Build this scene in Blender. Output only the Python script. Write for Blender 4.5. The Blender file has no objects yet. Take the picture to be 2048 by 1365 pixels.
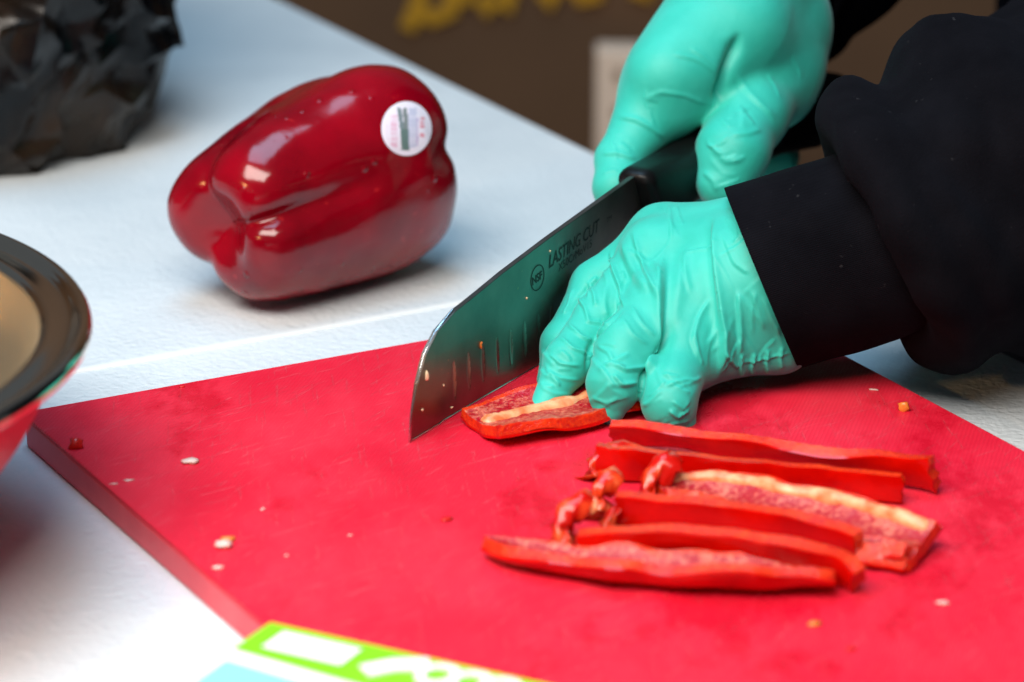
import bpy, bmesh, math, random
import numpy as np
from mathutils import Vector, Matrix, noise
from mathutils.bvhtree import BVHTree

random.seed(7); rng = np.random.default_rng(7)
sc = bpy.context.scene
COL = sc.collection
R = math.radians

# ------------------------------------------------------------------ camera
FPX = 6780.0                      # focal length in photo pixels (2048 wide)
PITCH = R(19.5)
ZB = 0.0127                       # top of the cutting board above the table top
DIST = 1.34315
fw = np.array([0, math.cos(PITCH), -math.sin(PITCH)])
up = np.array([0, math.sin(PITCH), math.cos(PITCH)])
rt = np.array([1.0, 0, 0])
CAM = np.array([0, 0, ZB]) - fw * DIST

cd = bpy.data.cameras.new('camera')
cd.sensor_fit = 'HORIZONTAL'; cd.sensor_width = 36.0; cd.lens = FPX / 2048 * 36.0
cd.clip_start = 0.05; cd.clip_end = 100
cd.dof.use_dof = True; cd.dof.focus_distance = 1.285; cd.dof.aperture_fstop = 7.7
cd.dof.aperture_blades = 0
cam = bpy.data.objects.new('camera', cd); COL.objects.link(cam)
cam.location = CAM; cam.rotation_euler = (math.pi / 2 - PITCH, 0, 0)
sc.camera = cam

# ------------------------------------------------------------------ world and lamps
w = bpy.data.worlds.new('World'); sc.world = w; w.use_nodes = True
bg = w.node_tree.nodes['Background']
bg.inputs[0].default_value = (0.74, 0.86, 1.0, 1); bg.inputs[1].default_value = 0.09

def area(name, loc, target, sx, sy, power, col, spread=180):
    l = bpy.data.lights.new(name, 'AREA'); l.shape = 'RECTANGLE'; l.size = sx; l.size_y = sy
    l.energy = power; l.color = col; l.spread = R(spread)
    o = bpy.data.objects.new(name, l); COL.objects.link(o); o.location = loc
    o.rotation_euler = (Vector(target) - Vector(loc)).to_track_quat('-Z', 'Y').to_euler()
    return o
area('tent_opening_light', (-0.34, -0.84, 1.08), (-0.10, -0.34, 0.0), 1.1, 0.6, 31, (1.0, 0.93, 0.85))
area('overhead_sky_light', (-0.25, 0.15, 1.6), (0, 0.08, 0), 1.0, 0.7, 15, (0.40, 0.72, 1.0))
area('warm_lamp', (-1.5, -1.5, 0.80), (-0.05, 0.1, 0.05), 0.20, 0.06, 7.0, (1.0, 0.55, 0.20))

sc.view_settings.view_transform = 'Standard'; sc.view_settings.look = 'None'
sc.view_settings.exposure = 0.06; sc.view_settings.gamma = 1.0
sc.view_settings.use_curve_mapping = False
sc.render.engine = 'CYCLES'
sc.cycles.use_denoising = True
sc.cycles.max_bounces = 8

# ------------------------------------------------------------------ measuring helpers
def ray(x, y): return fw * FPX + rt * (x - 1024) - up * (y - 682.5)
def onz(x, y, z):
    d = ray(x, y); return CAM + d * ((z - CAM[2]) / d[2])
def ony(x, y, Y):
    d = ray(x, y); return CAM + d * ((Y - CAM[1]) / d[1])
def onplane(x, y, P0, n):
    d = ray(x, y); return CAM + d * (((P0 - CAM) @ n) / (d @ n))
def V(*a): return np.array(a, float)

# ------------------------------------------------------------------ object helpers
def tag(o, label=None, cat=None, group=None, kind=None):
    if label: o['label'] = label
    if cat: o['category'] = cat
    if group: o['group'] = group
    if kind: o['kind'] = kind
    return o
def empty(name, loc, label=None, cat=None, group=None):
    o = bpy.data.objects.new(name, None); COL.objects.link(o); o.location = tuple(loc)
    o.empty_display_size = 0.02
    return tag(o, label, cat, group)
def mesh_obj(name, v, f, mat, parent=None, smooth=True):
    me = bpy.data.meshes.new(name)
    me.from_pydata(np.asarray(v, float).tolist(), [], f.tolist() if isinstance(f, np.ndarray) else [tuple(int(i) for i in q) for q in f])
    me.update()
    if smooth: me.polygons.foreach_set('use_smooth', [True] * len(me.polygons))
    if mat: me.materials.append(mat)
    o = bpy.data.objects.new(name, me); COL.objects.link(o)
    if parent is not None:
        o.parent = parent
        o.matrix_parent_inverse = Matrix.Translation(-parent_loc(parent))
    return o
def parent_loc(p):
    t = Vector(p.location)
    q = p.parent
    if q is not None:
        return Vector((0, 0, 0)) + t if q.type != 'EMPTY' else t
    return t
def fix_normals(o):
    bm = bmesh.new(); bm.from_mesh(o.data); bmesh.ops.recalc_face_normals(bm, faces=bm.faces); bm.to_mesh(o.data); bm.free()
    return o
def bevel_box(name, corners_xy, z0, z1, bev, mat, parent=None, seg=3):
    bm = bmesh.new()
    b = [bm.verts.new((p[0], p[1], z0)) for p in corners_xy]; t = [bm.verts.new((p[0], p[1], z1)) for p in corners_xy]
    bm.faces.new(b); bm.faces.new(t); n = len(b)
    for i in range(n): bm.faces.new((b[i], b[(i + 1) % n], t[(i + 1) % n], t[i]))
    bmesh.ops.recalc_face_normals(bm, faces=bm.faces)
    if bev: bmesh.ops.bevel(bm, geom=list(bm.edges), offset=bev, segments=seg, affect='EDGES', profile=0.5)
    me = bpy.data.meshes.new(name); bm.to_mesh(me); bm.free()
    me.materials.append(mat)
    o = bpy.data.objects.new(name, me); COL.objects.link(o)
    if parent is not None:
        o.parent = parent; o.matrix_parent_inverse = Matrix.Translation(-parent_loc(parent))
    return o

# ------------------------------------------------------------------ node helper
class NT:
    def __init__(s, name):
        s.m = bpy.data.materials.new(name); s.m.use_nodes = True
        s.t = s.m.node_tree; s.b = s.t.nodes['Principled BSDF']
        s.out = s.t.nodes['Material Output']
    def n(s, typ, **kw):
        nd = s.t.nodes.new(typ)
        for k, v in kw.items():
            if k in nd.inputs: nd.inputs[k].default_value = v
            else: setattr(nd, k, v)
        return nd
    def l(s, a, b): s.t.links.new(a, b)
    def co(s, scale=(1, 1, 1), rot=(0, 0, 0), gen='Object'):
        tc = s.n('ShaderNodeTexCoord'); mp = s.n('ShaderNodeMapping')
        mp.inputs['Scale'].default_value = scale; mp.inputs['Rotation'].default_value = rot
        s.l(tc.outputs[gen], mp.inputs[0]); return mp.outputs[0]
    def noise(s, vec, scale, detail=4, rough=.55):
        nd = s.n('ShaderNodeTexNoise'); nd.inputs['Scale'].default_value = scale
        nd.inputs['Detail'].default_value = detail; nd.inputs['Roughness'].default_value = rough
        s.l(vec, nd.inputs['Vector']); return nd.outputs['Fac']
    def ramp(s, fac, stops):
        nd = s.n('ShaderNodeValToRGB'); cr = nd.color_ramp
        while len(cr.elements) < len(stops): cr.elements.new(.5)
        for e, (p, c) in zip(cr.elements, stops):
            e.position = p; e.color = (*c, 1) if len(c) == 3 else c
        s.l(fac, nd.inputs[0]); return nd.outputs[0]
    def mix(s, fac, a, b, mode='MIX'):
        nd = s.n('ShaderNodeMix'); nd.data_type = 'RGBA'; nd.blend_type = mode
        for sock, val in ((nd.inputs[0], fac), (nd.inputs[6], a), (nd.inputs[7], b)):
            if hasattr(val, 'is_output'): s.l(val, sock)
            elif isinstance(val, (int, float)): sock.default_value = val
            else: sock.default_value = (*val, 1)
        return nd.outputs[2]
    def math(s, op, a, b=0.0, c=None):
        nd = s.n('ShaderNodeMath'); nd.operation = op
        for i, val in enumerate((a, b) if c is None else (a, b, c)):
            if hasattr(val, 'is_output'): s.l(val, nd.inputs[i])
            else: nd.inputs[i].default_value = val
        return nd.outputs[0]
    def bump(s, h, dist, strength=1.0, prev=None):
        nd = s.n('ShaderNodeBump'); nd.inputs['Distance'].default_value = dist
        nd.inputs['Strength'].default_value = strength; s.l(h, nd.inputs['Height'])
        if prev is not None: s.l(prev, nd.inputs['Normal'])
        return nd.outputs[0]
    def set(s, **kw):
        for k, v in kw.items():
            k = k.replace('_', ' ')
            sock = s.b.inputs[k]
            if hasattr(v, 'is_output'): s.l(v, sock)
            elif isinstance(v, tuple) and len(v) == 3 and sock.type == 'RGBA': sock.default_value = (*v, 1)
            else: sock.default_value = v
        return s.m

def plain(name, col, rough=.5, **kw):
    t = NT(name); return t.set(Base_Color=col, Roughness=rough, **kw)

# ------------------------------------------------------------------ materials
def m_table():
    t = NT('pebbled_white_plastic'); v = t.co()
    vo = t.n('ShaderNodeTexVoronoi'); vo.feature = 'SMOOTH_F1'; vo.inputs['Scale'].default_value = 340
    wv = t.n('ShaderNodeVectorMath', operation='ADD')
    n1 = t.n('ShaderNodeTexNoise'); n1.inputs['Scale'].default_value = 160; t.l(v, n1.inputs['Vector'])
    sc_ = t.n('ShaderNodeVectorMath', operation='SCALE'); sc_.inputs['Scale'].default_value = .006; t.l(n1.outputs['Color'], sc_.inputs[0])
    t.l(v, wv.inputs[0]); t.l(sc_.outputs[0], wv.inputs[1]); t.l(wv.outputs[0], vo.inputs['Vector'])
    h = t.math('ADD', vo.outputs['Distance'], t.math('MULTIPLY', t.noise(v, 420, 5), .6))
    dirt = t.noise(v, 9, 5); spots = t.noise(v, 55, 2)
    c = t.ramp(dirt, [(.3, (.56, .62, .66)), (.62, (.66, .71, .74))])
    c = t.mix(t.ramp(spots, [(.25, (.25,) * 3), (.31, (0,) * 3)]), c, (.45, .47, .50))
    return t.set(Base_Color=c, Roughness=t.math('MULTIPLY_ADD', dirt, .2, .36), Normal=t.bump(h, .0006, .9))
def m_board():
    t = NT('textured_red_polyethylene'); v = t.co()
    vr = t.co(rot=(0, 0, R(-30)))
    wa = t.n('ShaderNodeTexWave'); wa.inputs['Scale'].default_value = 210; wa.inputs['Distortion'].default_value = .8; wa.inputs['Detail'].default_value = 1; t.l(t.co(rot=(0, 0, R(14))), wa.inputs['Vector'])
    wb = t.n('ShaderNodeTexWave'); wb.inputs['Scale'].default_value = 210; wb.inputs['Distortion'].default_value = .8; t.l(t.co(rot=(0, 0, R(104))), wb.inputs['Vector'])
    weave = t.math('MULTIPLY', wa.outputs['Fac'], wb.outputs['Fac'])
    # knife scores: long thin scratches, mostly along the cutting direction
    scr = []
    for ang, s_ in ((60, 60), (38, 45), (95, 75)):
        m2 = t.n('ShaderNodeMapping'); m2.inputs['Scale'].default_value = (s_ * .10, s_ * 2.6, 1); t.l(t.co(rot=(0, 0, R(-ang))), m2.inputs[0])
        nn = t.noise(m2.outputs[0], 4.0, 3, .6)
        scr.append(t.ramp(nn, [(.640, (0,) * 3), (.665, (1,) * 3), (.685, (0,) * 3)]))
    sm = t.mix(1.0, t.mix(1.0, scr[0], scr[1], 'ADD'), scr[2], 'ADD')
    wear = t.noise(v, 14, 6, .65)
    wet = t.ramp(t.noise(t.co(scale=(1, .6, 1)), 17, 7, .7), [(.54, (0,) * 3), (.62, (1,) * 3)])
    c = t.ramp(wear, [(.30, (.64, .007, .030)), (.70, (.76, .018, .048))])
    c = t.mix(t.math('MULTIPLY', sm, .45), c, (.90, .15, .19))
    haze = t.ramp(t.noise(t.co(scale=(1, .45, 1), rot=(0, 0, R(-55))), 22, 6, .7), [(.45, (0,) * 3), (.75, (1,) * 3)])
    c = t.mix(t.math('MULTIPLY', haze, .30), c, (.86, .075, .115))
    c = t.mix(t.math('MULTIPLY', wet, .45), c, (.47, .002, .012))
    ro = t.math('SUBTRACT', t.math('MULTIPLY_ADD', wear, .25, .36), t.math('MULTIPLY', wet, .26))
    h = t.math('SUBTRACT', t.math('MULTIPLY', weave, t.math('SUBTRACT', 1.0, t.math('MULTIPLY', wet, .8))), t.math('MULTIPLY', sm, .7))
    return t.set(Base_Color=c, Roughness=ro, Specular_IOR_Level=.30, Normal=t.bump(h, .00022, .75))
def m_board_side():
    t = NT('moulded_red_board_edge'); v = t.co()
    c = t.ramp(t.noise(v, 30, 4), [(.3, (.68, .040, .065)), (.7, (.78, .080, .105))])
    return t.set(Base_Color=c, Roughness=.42, Normal=t.bump(t.noise(v, 300, 3), .0001, .5))
def m_glove():
    t = NT('teal_nitrile'); v = t.co()
    big = t.noise(v, 45, 4); fine = t.noise(v, 420, 4)
    wr = t.noise(t.co(scale=(1.0, 1.0, .45), rot=(.5, .3, .2)), 110, 3, .5)
    wr = t.math('ABSOLUTE', t.math('SUBTRACT', wr, .5))
    c = t.ramp(big, [(.3, (.022, .43, .345)), (.7, (.038, .50, .41))])
    return t.set(Base_Color=c, Roughness=t.math('MULTIPLY_ADD', big, .15, .47), Subsurface_Weight=.18, Subsurface_Radius=(.2, 1.0, .8), Subsurface_Scale=.002,
                 Specular_IOR_Level=.38, Sheen_Weight=.22, Sheen_Roughness=.4, Sheen_Tint=(.75, 1, .95),
                 Normal=t.bump(fine, .00012, .4, t.bump(t.noise(v, 130, 2), .0006, .35)))
def m_cloth(name, rib=False):
    t = NT(name); v = t.co()
    c = t.ramp(t.noise(v, 40, 5), [(.3, (.0022, .0023, .0036)), (.7, (.0046, .0047, .0068))])
    lint = t.ramp(t.noise(v, 260, 2), [(.72, (0,) * 3), (.78, (1,) * 3)])
    c = t.mix(t.math('MULTIPLY', lint, .25), c, (.06, .06, .065))
    h = t.noise(v, 900, 4, .7)
    if rib:
        wa = t.n('ShaderNodeTexWave'); wa.inputs['Scale'].default_value = 430; wa.inputs['Distortion'].default_value = 1.6
        t.l(t.co(rot=(0, R(18), R(0))), wa.inputs['Vector']); wa.bands_direction = 'Z'
        h = t.math('ADD', t.math('MULTIPLY', wa.outputs['Fac'], .35), t.math('MULTIPLY', h, .7))
    return t.set(Base_Color=c, Roughness=.95, Specular_IOR_Level=.04, Sheen_Weight=.012, Sheen_Roughness=.55, Sheen_Tint=(.35, .4, .6),
                 Normal=t.bump(h, .0005, .8))
def m_pepper():
    t = NT('glossy_red_pepper_skin'); v = t.co()
    c = t.ramp(t.noise(v, 22, 4), [(.30, (.13, .0001, .004)), (.75, (.31, .0004, .009))])
    fleck = t.ramp(t.noise(v, 170, 2), [(.70, (0,) * 3), (.76, (1,) * 3)])
    c = t.mix(t.math('MULTIPLY', fleck, .25), c, (.65, .03, .03))
    dr = t.n('ShaderNodeTexVoronoi'); dr.inputs['Scale'].default_value = 130; t.l(v, dr.inputs['Vector'])
    drops = t.ramp(dr.outputs['Distance'], [(.10, (1,) * 3), (.24, (0,) * 3)])
    drops = t.math('MULTIPLY', drops, t.ramp(t.noise(v, 38, 2), [(.50, (0,) * 3), (.58, (1,) * 3)]))
    return t.set(Base_Color=c, Roughness=t.math('MULTIPLY_ADD', t.noise(v, 60, 3), .14, .09), Subsurface_Weight=.03, Subsurface_Radius=(1, .1, .05), Subsurface_Scale=.004,
                 Specular_IOR_Level=.42, Coat_Weight=.08, Coat_Roughness=.12, Normal=t.bump(drops, .0007, .8, t.bump(t.noise(v, 75, 3), .0009, .35)))
def m_skin():
    t = NT('cut_pepper_skin'); v = t.co()
    c = t.ramp(t.noise(v, 60, 4), [(.3, (.44, .0008, .0005)), (.7, (.70, .004, .001))])
    return t.set(Base_Color=c, Roughness=.10, Specular_IOR_Level=.4, Subsurface_Weight=.12, Subsurface_Radius=(1, .12, .05), Subsurface_Scale=.004,
                 Normal=t.bump(t.noise(v, 220, 3), .0002, .6, t.bump(t.noise(v, 85, 2), .0012, .5)))
def m_flesh(name, pale):
    t = NT(name); v = t.co()
    sp = t.noise(v, 520, 4, .65); bg_ = t.noise(v, 90, 4)
    lo = (.40, .004, .014) if pale else (.50, .006, .008); hi = (.84, .27, .17) if pale else (.84, .058, .008)
    f = t.math('ADD', t.math('MULTIPLY', sp, .75), t.math('MULTIPLY', bg_, .45))
    c = t.ramp(f, [(.56 if pale else .42, lo), (.84 if pale else .74, hi)])
    return t.set(Base_Color=c, Roughness=.15, Specular_IOR_Level=.45, Subsurface_Weight=.25, Subsurface_Radius=(1, .2, .08), Subsurface_Scale=.004,
                 Normal=t.bump(sp, .0010, .7))
def m_lobe():
    t = NT('wet_curled_pepper_end'); v = t.co()
    f = t.noise(v, 120, 3, .5)
    c = t.ramp(f, [(.46, (.56, .005, .002)), (.60, (.78, .060, .012)), (.74, (.88, .34, .14))])
    return t.set(Base_Color=c, Roughness=.22, Subsurface_Weight=.3, Subsurface_Radius=(1, .2, .08), Subsurface_Scale=.004, Normal=t.bump(t.noise(v, 300, 3), .0006, .6))
def m_pith():
    t = NT('pale_pepper_rib'); v = t.co()
    c = t.ramp(t.noise(t.co(scale=(1, 1, 1)), 160, 4), [(.35, (.80, .16, .05)), (.65, (.86, .46, .24))])
    return t.set(Base_Color=c, Roughness=.38, Subsurface_Weight=.35, Subsurface_Radius=(1, .4, .2), Subsurface_Scale=.004, Normal=t.bump(t.noise(v, 400, 3), .0005, .6))
def m_blade():
    t = NT('satin_knife_steel'); v = t.co()
    br = t.noise(t.co(scale=(14, 1400, 1)), 1.2, 3, .6)
    sm = t.noise(v, 34, 5, .6)
    c = t.ramp(sm, [(.35, (.19, .165, .15)), (.7, (.28, .25, .225))])
    drop = t.ramp(t.noise(v, 330, 2), [(.74, (0,) * 3), (.78, (1,) * 3)])
    c = t.mix(t.math('MULTIPLY', drop, .5), c, (.6, .33, .2))
    return t.set(Base_Color=c, Metallic=1.0, Roughness=t.math('MULTIPLY_ADD', sm, .22, .28), Normal=t.bump(br, .00002, .5))
def m_bag():
    t = NT('black_bin_bag_plastic'); v = t.co()
    vo = t.n('ShaderNodeTexVoronoi'); vo.inputs['Scale'].default_value = 22; vo.feature = 'DISTANCE_TO_EDGE'; t.l(v, vo.inputs['Vector'])
    c = t.ramp(t.noise(v, 14, 4), [(.40, (.0015, .0015, .002)), (.62, (.022, .013, .007))])  # brown patches put warm reflections and translucent spots into the plastic's colour
    h = t.noise(v, 32, 3, .5)
    return t.set(Base_Color=c, Roughness=.26, Specular_IOR_Level=.26, Normal=t.bump(h, .002, .4))
def m_brown():
    t = NT('dark_brown_banner_vinyl'); v = t.co()
    c = t.ramp(t.noise(v, 2.2, 4), [(.3, (.085, .040, .016)), (.7, (.150, .075, .034))])
    return t.set(Base_Color=c, Roughness=.7)

M = dict(table=m_table(), board=m_board(), side=m_board_side(), glove=m_glove(), cloth=m_cloth('black_fleece'), ribcloth=m_cloth('black_rib_knit', True),
         pepper=m_pepper(), skin=m_skin(), flesh=m_flesh('wet_pepper_flesh', False), inner=m_flesh('speckled_inner_wall', True), pith=m_pith(), lobe=m_lobe(), blade=m_blade(),
         bag=m_bag(), brown=m_brown(),
         handle=plain('black_handle_plastic', (.004, .004, .0045), .38, Specular_IOR_Level=.2),
         etch=plain('etched_black', (.012, .011, .010), .6),
         edge=plain('bright_ground_edge', (.72, .74, .78), .22, Metallic=1.0),
         seam=plain('moulded_white_plastic', (.74, .76, .76), .5),
         steel=plain('polished_bowl_steel', (.88, .80, .68), .10, Metallic=1.0), steel2=plain('satin_bowl_steel', (.86, .76, .60), .26, Metallic=1.0),  # warm tint puts golden reflections of the surroundings into the steel colour
         redcoat=plain('red_silicone_coat', (.62, .010, .030), .40),
         yellow=plain('yellow_print', (.50, .25, .006), .6),
         beige=plain('beige_card', (.78, .60, .47), .8),
         dots=plain('brown_ink', (.25, .16, .10), .8),
         green=plain('lime_green_print', (.20, .66, .008), .45),
         white=plain('white_print', (.86, .86, .86), .5),
         aqua=plain('aqua_print', (.24, .56, .58), .5),
         grey=plain('pale_grey_print', (.55, .62, .62), .5),
         legmetal=plain('grey_leg_steel', (.25, .25, .26), .45, Metallic=.8),
         floor=plain('dark_ground', (.07, .045, .028), .9),
         seed=plain('cream_seed', (.85, .66, .42), .5),
         chip=plain('pale_pepper_chip', (.80, .52, .45), .4, Subsurface_Weight=.2),
         orange=plain('orange_pepper_bit', (.80, .20, .03), .35, Subsurface_Weight=.2),
         redbit=plain('red_pepper_bit', (.62, .015, .01), .3))

# ------------------------------------------------------------------ distance-field modelling
def cap(P, a, b, ra, rb):
    a = np.asarray(a, float); b = np.asarray(b, float); d = b - a
    t = np.clip(((P - a) @ d) / max(d @ d, 1e-12), 0, 1)
    return np.sqrt(((P - a - t[..., None] * d) ** 2).sum(-1)) - (ra + (rb - ra) * t)
def smin(a, b, k):
    h = np.clip(.5 + .5 * (b - a) / k, 0, 1)
    return b + (a - b) * h - k * h * (1 - h)
def chain(P, pts, rs, k=.003):
    d = None
    for i in range(len(pts) - 1):
        c = cap(P, pts[i], pts[i + 1], rs[i], rs[i + 1])
        d = c if d is None else smin(d, c, k)
    return d
def torus(P, c, ax, Rm, rm, squash=None):
    ax = np.asarray(ax, float); ax = ax / np.linalg.norm(ax); q = P - c; h = q @ ax
    rad = np.sqrt(np.maximum((q ** 2).sum(-1) - h * h, 0))
    return np.sqrt((rad - Rm) ** 2 + h * h) - rm
def ellip(P, c, r, rot=None):
    q = P - c
    if rot is not None: q = q @ rot
    r = np.asarray(r, float)
    k0 = np.sqrt(((q / r) ** 2).sum(-1)); k1 = np.sqrt(((q / (r * r)) ** 2).sum(-1)) + 1e-9
    return k0 * (k0 - 1) / k1
def surface(field, lo, hi, h):
    """naive surface nets; field takes an (n,3) array"""
    lo = np.asarray(lo, float); n = np.ceil((np.asarray(hi) - lo) / h).astype(int) + 1
    ax = [lo[i] + h * np.arange(n[i]) for i in range(3)]
    q = 4; nb = -(-n // q)
    D = np.empty(nb * q, np.float32)
    bx = [lo[i] + h * (np.arange(nb[i]) * q + (q - 1) / 2) for i in range(3)]
    BC = np.stack(np.meshgrid(*bx, indexing='ij'), -1).reshape(-1, 3)
    bd_ = field(BC)
    D[:] = np.repeat(np.repeat(np.repeat(bd_.reshape(nb), q, 0), q, 1), q, 2)
    act_b = np.nonzero(np.abs(bd_) < 6.0 * h)[0]
    off = np.stack(np.meshgrid(*[np.arange(q)] * 3, indexing='ij'), -1).reshape(-1, 3)
    for c_ in range(0, len(act_b), 4000):
        bi = np.stack(np.unravel_index(act_b[c_:c_ + 4000], nb), 1) * q
        gi = (bi[:, None] + off[None]).reshape(-1, 3)
        D[tuple(gi.T)] = field(lo + h * gi)
    D = D[:n[0], :n[1], :n[2]]
    S = D < 0
    c = S[:-1, :-1, :-1].astype(np.int8)
    tot = sum(S[a:n[0] - 1 + a, b:n[1] - 1 + b, g:n[2] - 1 + g].astype(np.int8) for a in (0, 1) for b in (0, 1) for g in (0, 1))
    act = (tot > 0) & (tot < 8)
    idx = np.full(act.shape, -1, np.int64); cells = np.argwhere(act); idx[act] = np.arange(len(cells))
    acc = np.zeros((len(cells), 3)); cnt = np.zeros(len(cells))
    offs = [(a, b, g) for a in (0, 1) for b in (0, 1) for g in (0, 1)]
    for o in offs:
        for k in range(3):
            if o[k]: continue
            o2 = list(o); o2[k] = 1
            d0 = D[tuple((cells + o).T)]; d1 = D[tuple((cells + o2).T)]
            m = (d0 < 0) != (d1 < 0)
            t = d0[m] / (d0[m] - d1[m])
            p = cells[m] + np.array(o, float); p[:, k] += t
            acc[m] += p; cnt[m] += 1
    verts = lo + h * acc / cnt[:, None]
    faces = []
    for k in range(3):
        o2 = [0, 0, 0]; o2[k] = 1
        a, b = [(1, 2), (2, 0), (0, 1)][k]
        s0 = S[:n[0] - o2[0], :n[1] - o2[1], :n[2] - o2[2]]; s1 = S[o2[0]:, o2[1]:, o2[2]:]
        e = np.argwhere(s0 != s1)
        e = e[(e[:, a] > 0) & (e[:, b] > 0) & (e[:, a] < n[a] - 1) & (e[:, b] < n[b] - 1)]
        def I(da, db):
            q = e.copy(); q[:, a] -= da; q[:, b] -= db; return idx[tuple(q.T)]
        q = np.stack([I(1, 1), I(0, 1), I(0, 0), I(1, 0)], 1)
        flip = s0[tuple(e.T)]
        q[~flip] = q[~flip][:, ::-1]
        faces.append(q)
    F = np.concatenate(faces); F = F[(F >= 0).all(1)]
    return verts, F
def get_v(o):
    a = np.empty(len(o.data.vertices) * 3); o.data.vertices.foreach_get('co', a); return a.reshape(-1, 3)
def get_n(o):
    a = np.empty(len(o.data.vertices) * 3); o.data.vertices.foreach_get('normal', a); return a.reshape(-1, 3)
def set_v(o, v):
    o.data.vertices.foreach_set('co', np.ascontiguousarray(v).ravel()); o.data.update()
def bvh(o):
    me = o.data
    return BVHTree.FromPolygons([v.co for v in me.vertices], [p.vertices for p in me.polygons])
def hit(tree, px, py):
    d = Vector(ray(px, py)).normalized()
    r = tree.ray_cast(Vector(CAM), d); return None if r[0] is None else np.array(r[0])
def creases(o, lines, tree):
    """raise fold ridges (or sink grooves) along traced lines on the surface: (points, height mm, half width mm, step mm)"""
    v = get_v(o); n = get_n(o); disp = np.zeros(len(v))
    for pts, hgt, wid, step in lines:
        P = []
        for i in range(len(pts) - 1):
            for t in np.linspace(0, 1, 8, endpoint=False):
                q = hit(tree, pts[i][0] * (1 - t) + pts[i + 1][0] * t, pts[i][1] * (1 - t) + pts[i + 1][1] * t)
                if q is not None: P.append(q)
        q = hit(tree, *pts[-1])
        if q is not None: P.append(q)
        if len(P) < 3: continue
        P = np.array(P)
        # smooth the line
        P[1:-1] = (P[:-2] + 2 * P[1:-1] + P[2:]) / 4
        wd = wid / 1000.; lim = wd * 5
        m = ((v > P.min(0) - lim) & (v < P.max(0) + lim)).all(1); id_ = np.nonzero(m)[0]
        if not len(id_): continue
        best = np.full(len(id_), 9.); side = np.zeros(len(id_)); along = np.zeros(len(id_))
        for i in range(len(P) - 1):
            d = P[i + 1] - P[i]; L = d @ d
            if L < 1e-12 or L > (.012) ** 2: continue
            q = v[id_] - P[i]; t = np.clip(q @ d / L, 0, 1); r = q - t[:, None] * d
            dist = np.sqrt((r ** 2).sum(1)); b = dist < best
            sgn = np.einsum('ij,ij->i', np.cross(d, r), n[id_])
            best[b] = dist[b]; side[b] = np.sign(sgn[b]); along[b] = (i + t[b]) / (len(P) - 1)
        fade = np.clip(np.minimum(along, 1 - along) * 5, 0, 1); fade = fade * fade * (3 - 2 * fade)
        prof = np.exp(-(best / wd) ** 2) * hgt + step * side * (best / wd) * np.exp(-(best / (1.6 * wd)) ** 2)
        disp[id_] += prof * fade / 1000.
    set_v(o, v + n * disp[:, None]); return o
_perm = np.random.default_rng(3).permutation(256); _perm = np.concatenate([_perm, _perm, _perm])
_gr = np.random.default_rng(4).normal(size=(256, 3)); _gr /= np.linalg.norm(_gr, axis=1)[:, None]
def pnoise(P):
    """gradient noise for an (n,3) array"""
    P = np.asarray(P, float) + 100.37; I = np.floor(P).astype(int); f = P - I; I &= 255
    u = f * f * f * (f * (f * 6 - 15) + 10); out = 0
    for a in (0, 1):
        for b in (0, 1):
            for c in (0, 1):
                h = _perm[_perm[_perm[I[:, 0] + a] + I[:, 1] + b] + I[:, 2] + c]
                g_ = _gr[h & 255]; d = (g_ * (f - (a, b, c))).sum(1)
                w_ = (u[:, 0] if a else 1 - u[:, 0]) * (u[:, 1] if b else 1 - u[:, 1]) * (u[:, 2] if c else 1 - u[:, 2])
                out = out + w_ * d
    return out
def jitter(o, amp, scale, stretch=(1, 1, 1), ridged=False):
    v = get_v(o); n = get_n(o); d = np.empty(len(v))
    d = pnoise(v * np.array(stretch) * scale)
    if ridged: d = np.abs(d) - .25
    set_v(o, v + n * (d * amp)[:, None]); return o

def spline(pts, k=6):
    pts = np.array(pts, float); out = []
    for i in range(len(pts) - 1):
        p0, p1, p2, p3 = pts[max(i - 1, 0)], pts[i], pts[i + 1], pts[min(i + 2, len(pts) - 1)]
        for t in np.linspace(0, 1, k, endpoint=False):
            out.append(.5 * (2 * p1 + (p2 - p0) * t + (2 * p0 - 5 * p1 + 4 * p2 - p3) * t * t + (3 * p1 - p0 - 3 * p2 + p3) * t ** 3))
    out.append(pts[-1]); return np.array(out)

# ------------------------------------------------------------------ setting: ground, table
E1 = V(math.cos(R(28.5)), math.sin(R(28.5)), 0)       # board far edge direction (to the right and back)
E2 = V(math.sin(R(28.5)), -math.cos(R(28.5)), 0)      # board long edge direction (to the front)
ta = R(-60.95)
TL = V(math.cos(ta), math.sin(ta), 0)                 # table long direction
TN = V(-math.sin(ta), math.cos(ta), 0)                # across the table, outwards to the far long edge
FLOOR = -0.74
def quad(c, a, b, ha0, ha1, hb0, hb1):
    return [c + a * ha0 + b * hb0, c + a * ha1 + b * hb0, c + a * ha1 + b * hb1, c + a * ha0 + b * hb1]

g = mesh_obj('ground', [(-6, -4, FLOOR), (6, -4, FLOOR), (6, 8, FLOOR), (-6, 8, FLOOR)], [(0, 1, 2, 3)], M['floor'], smooth=False)
tag(g, kind='structure')

EDGE = onz(1190, 308, 0)                               # a point on the far long edge
SEAM = onz(560, 671, 0)                                # a point on the centre fold
s_off = (SEAM - EDGE) @ TL
C0 = EDGE + TL * s_off                                 # where the fold meets the edge
sa = math.atan2(*(onz(900, 605, 0) - onz(150, 750, 0))[[1, 0]])
table = empty('folding_table', C0 - TN * .38 + V(0, 0, FLOOR), 'white pebbled plastic folding table with a moulded seam across its top', 'table')
W = .76
for nm, a0, a1 in (('tabletop_panel', -.92, -.0001), ('tabletop_panel', .0001, .92)):
    bevel_box(nm, quad(C0, TL, -TN, a0, a1, 0, W), -.038, 0, .0012, M['table'], table)
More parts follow.
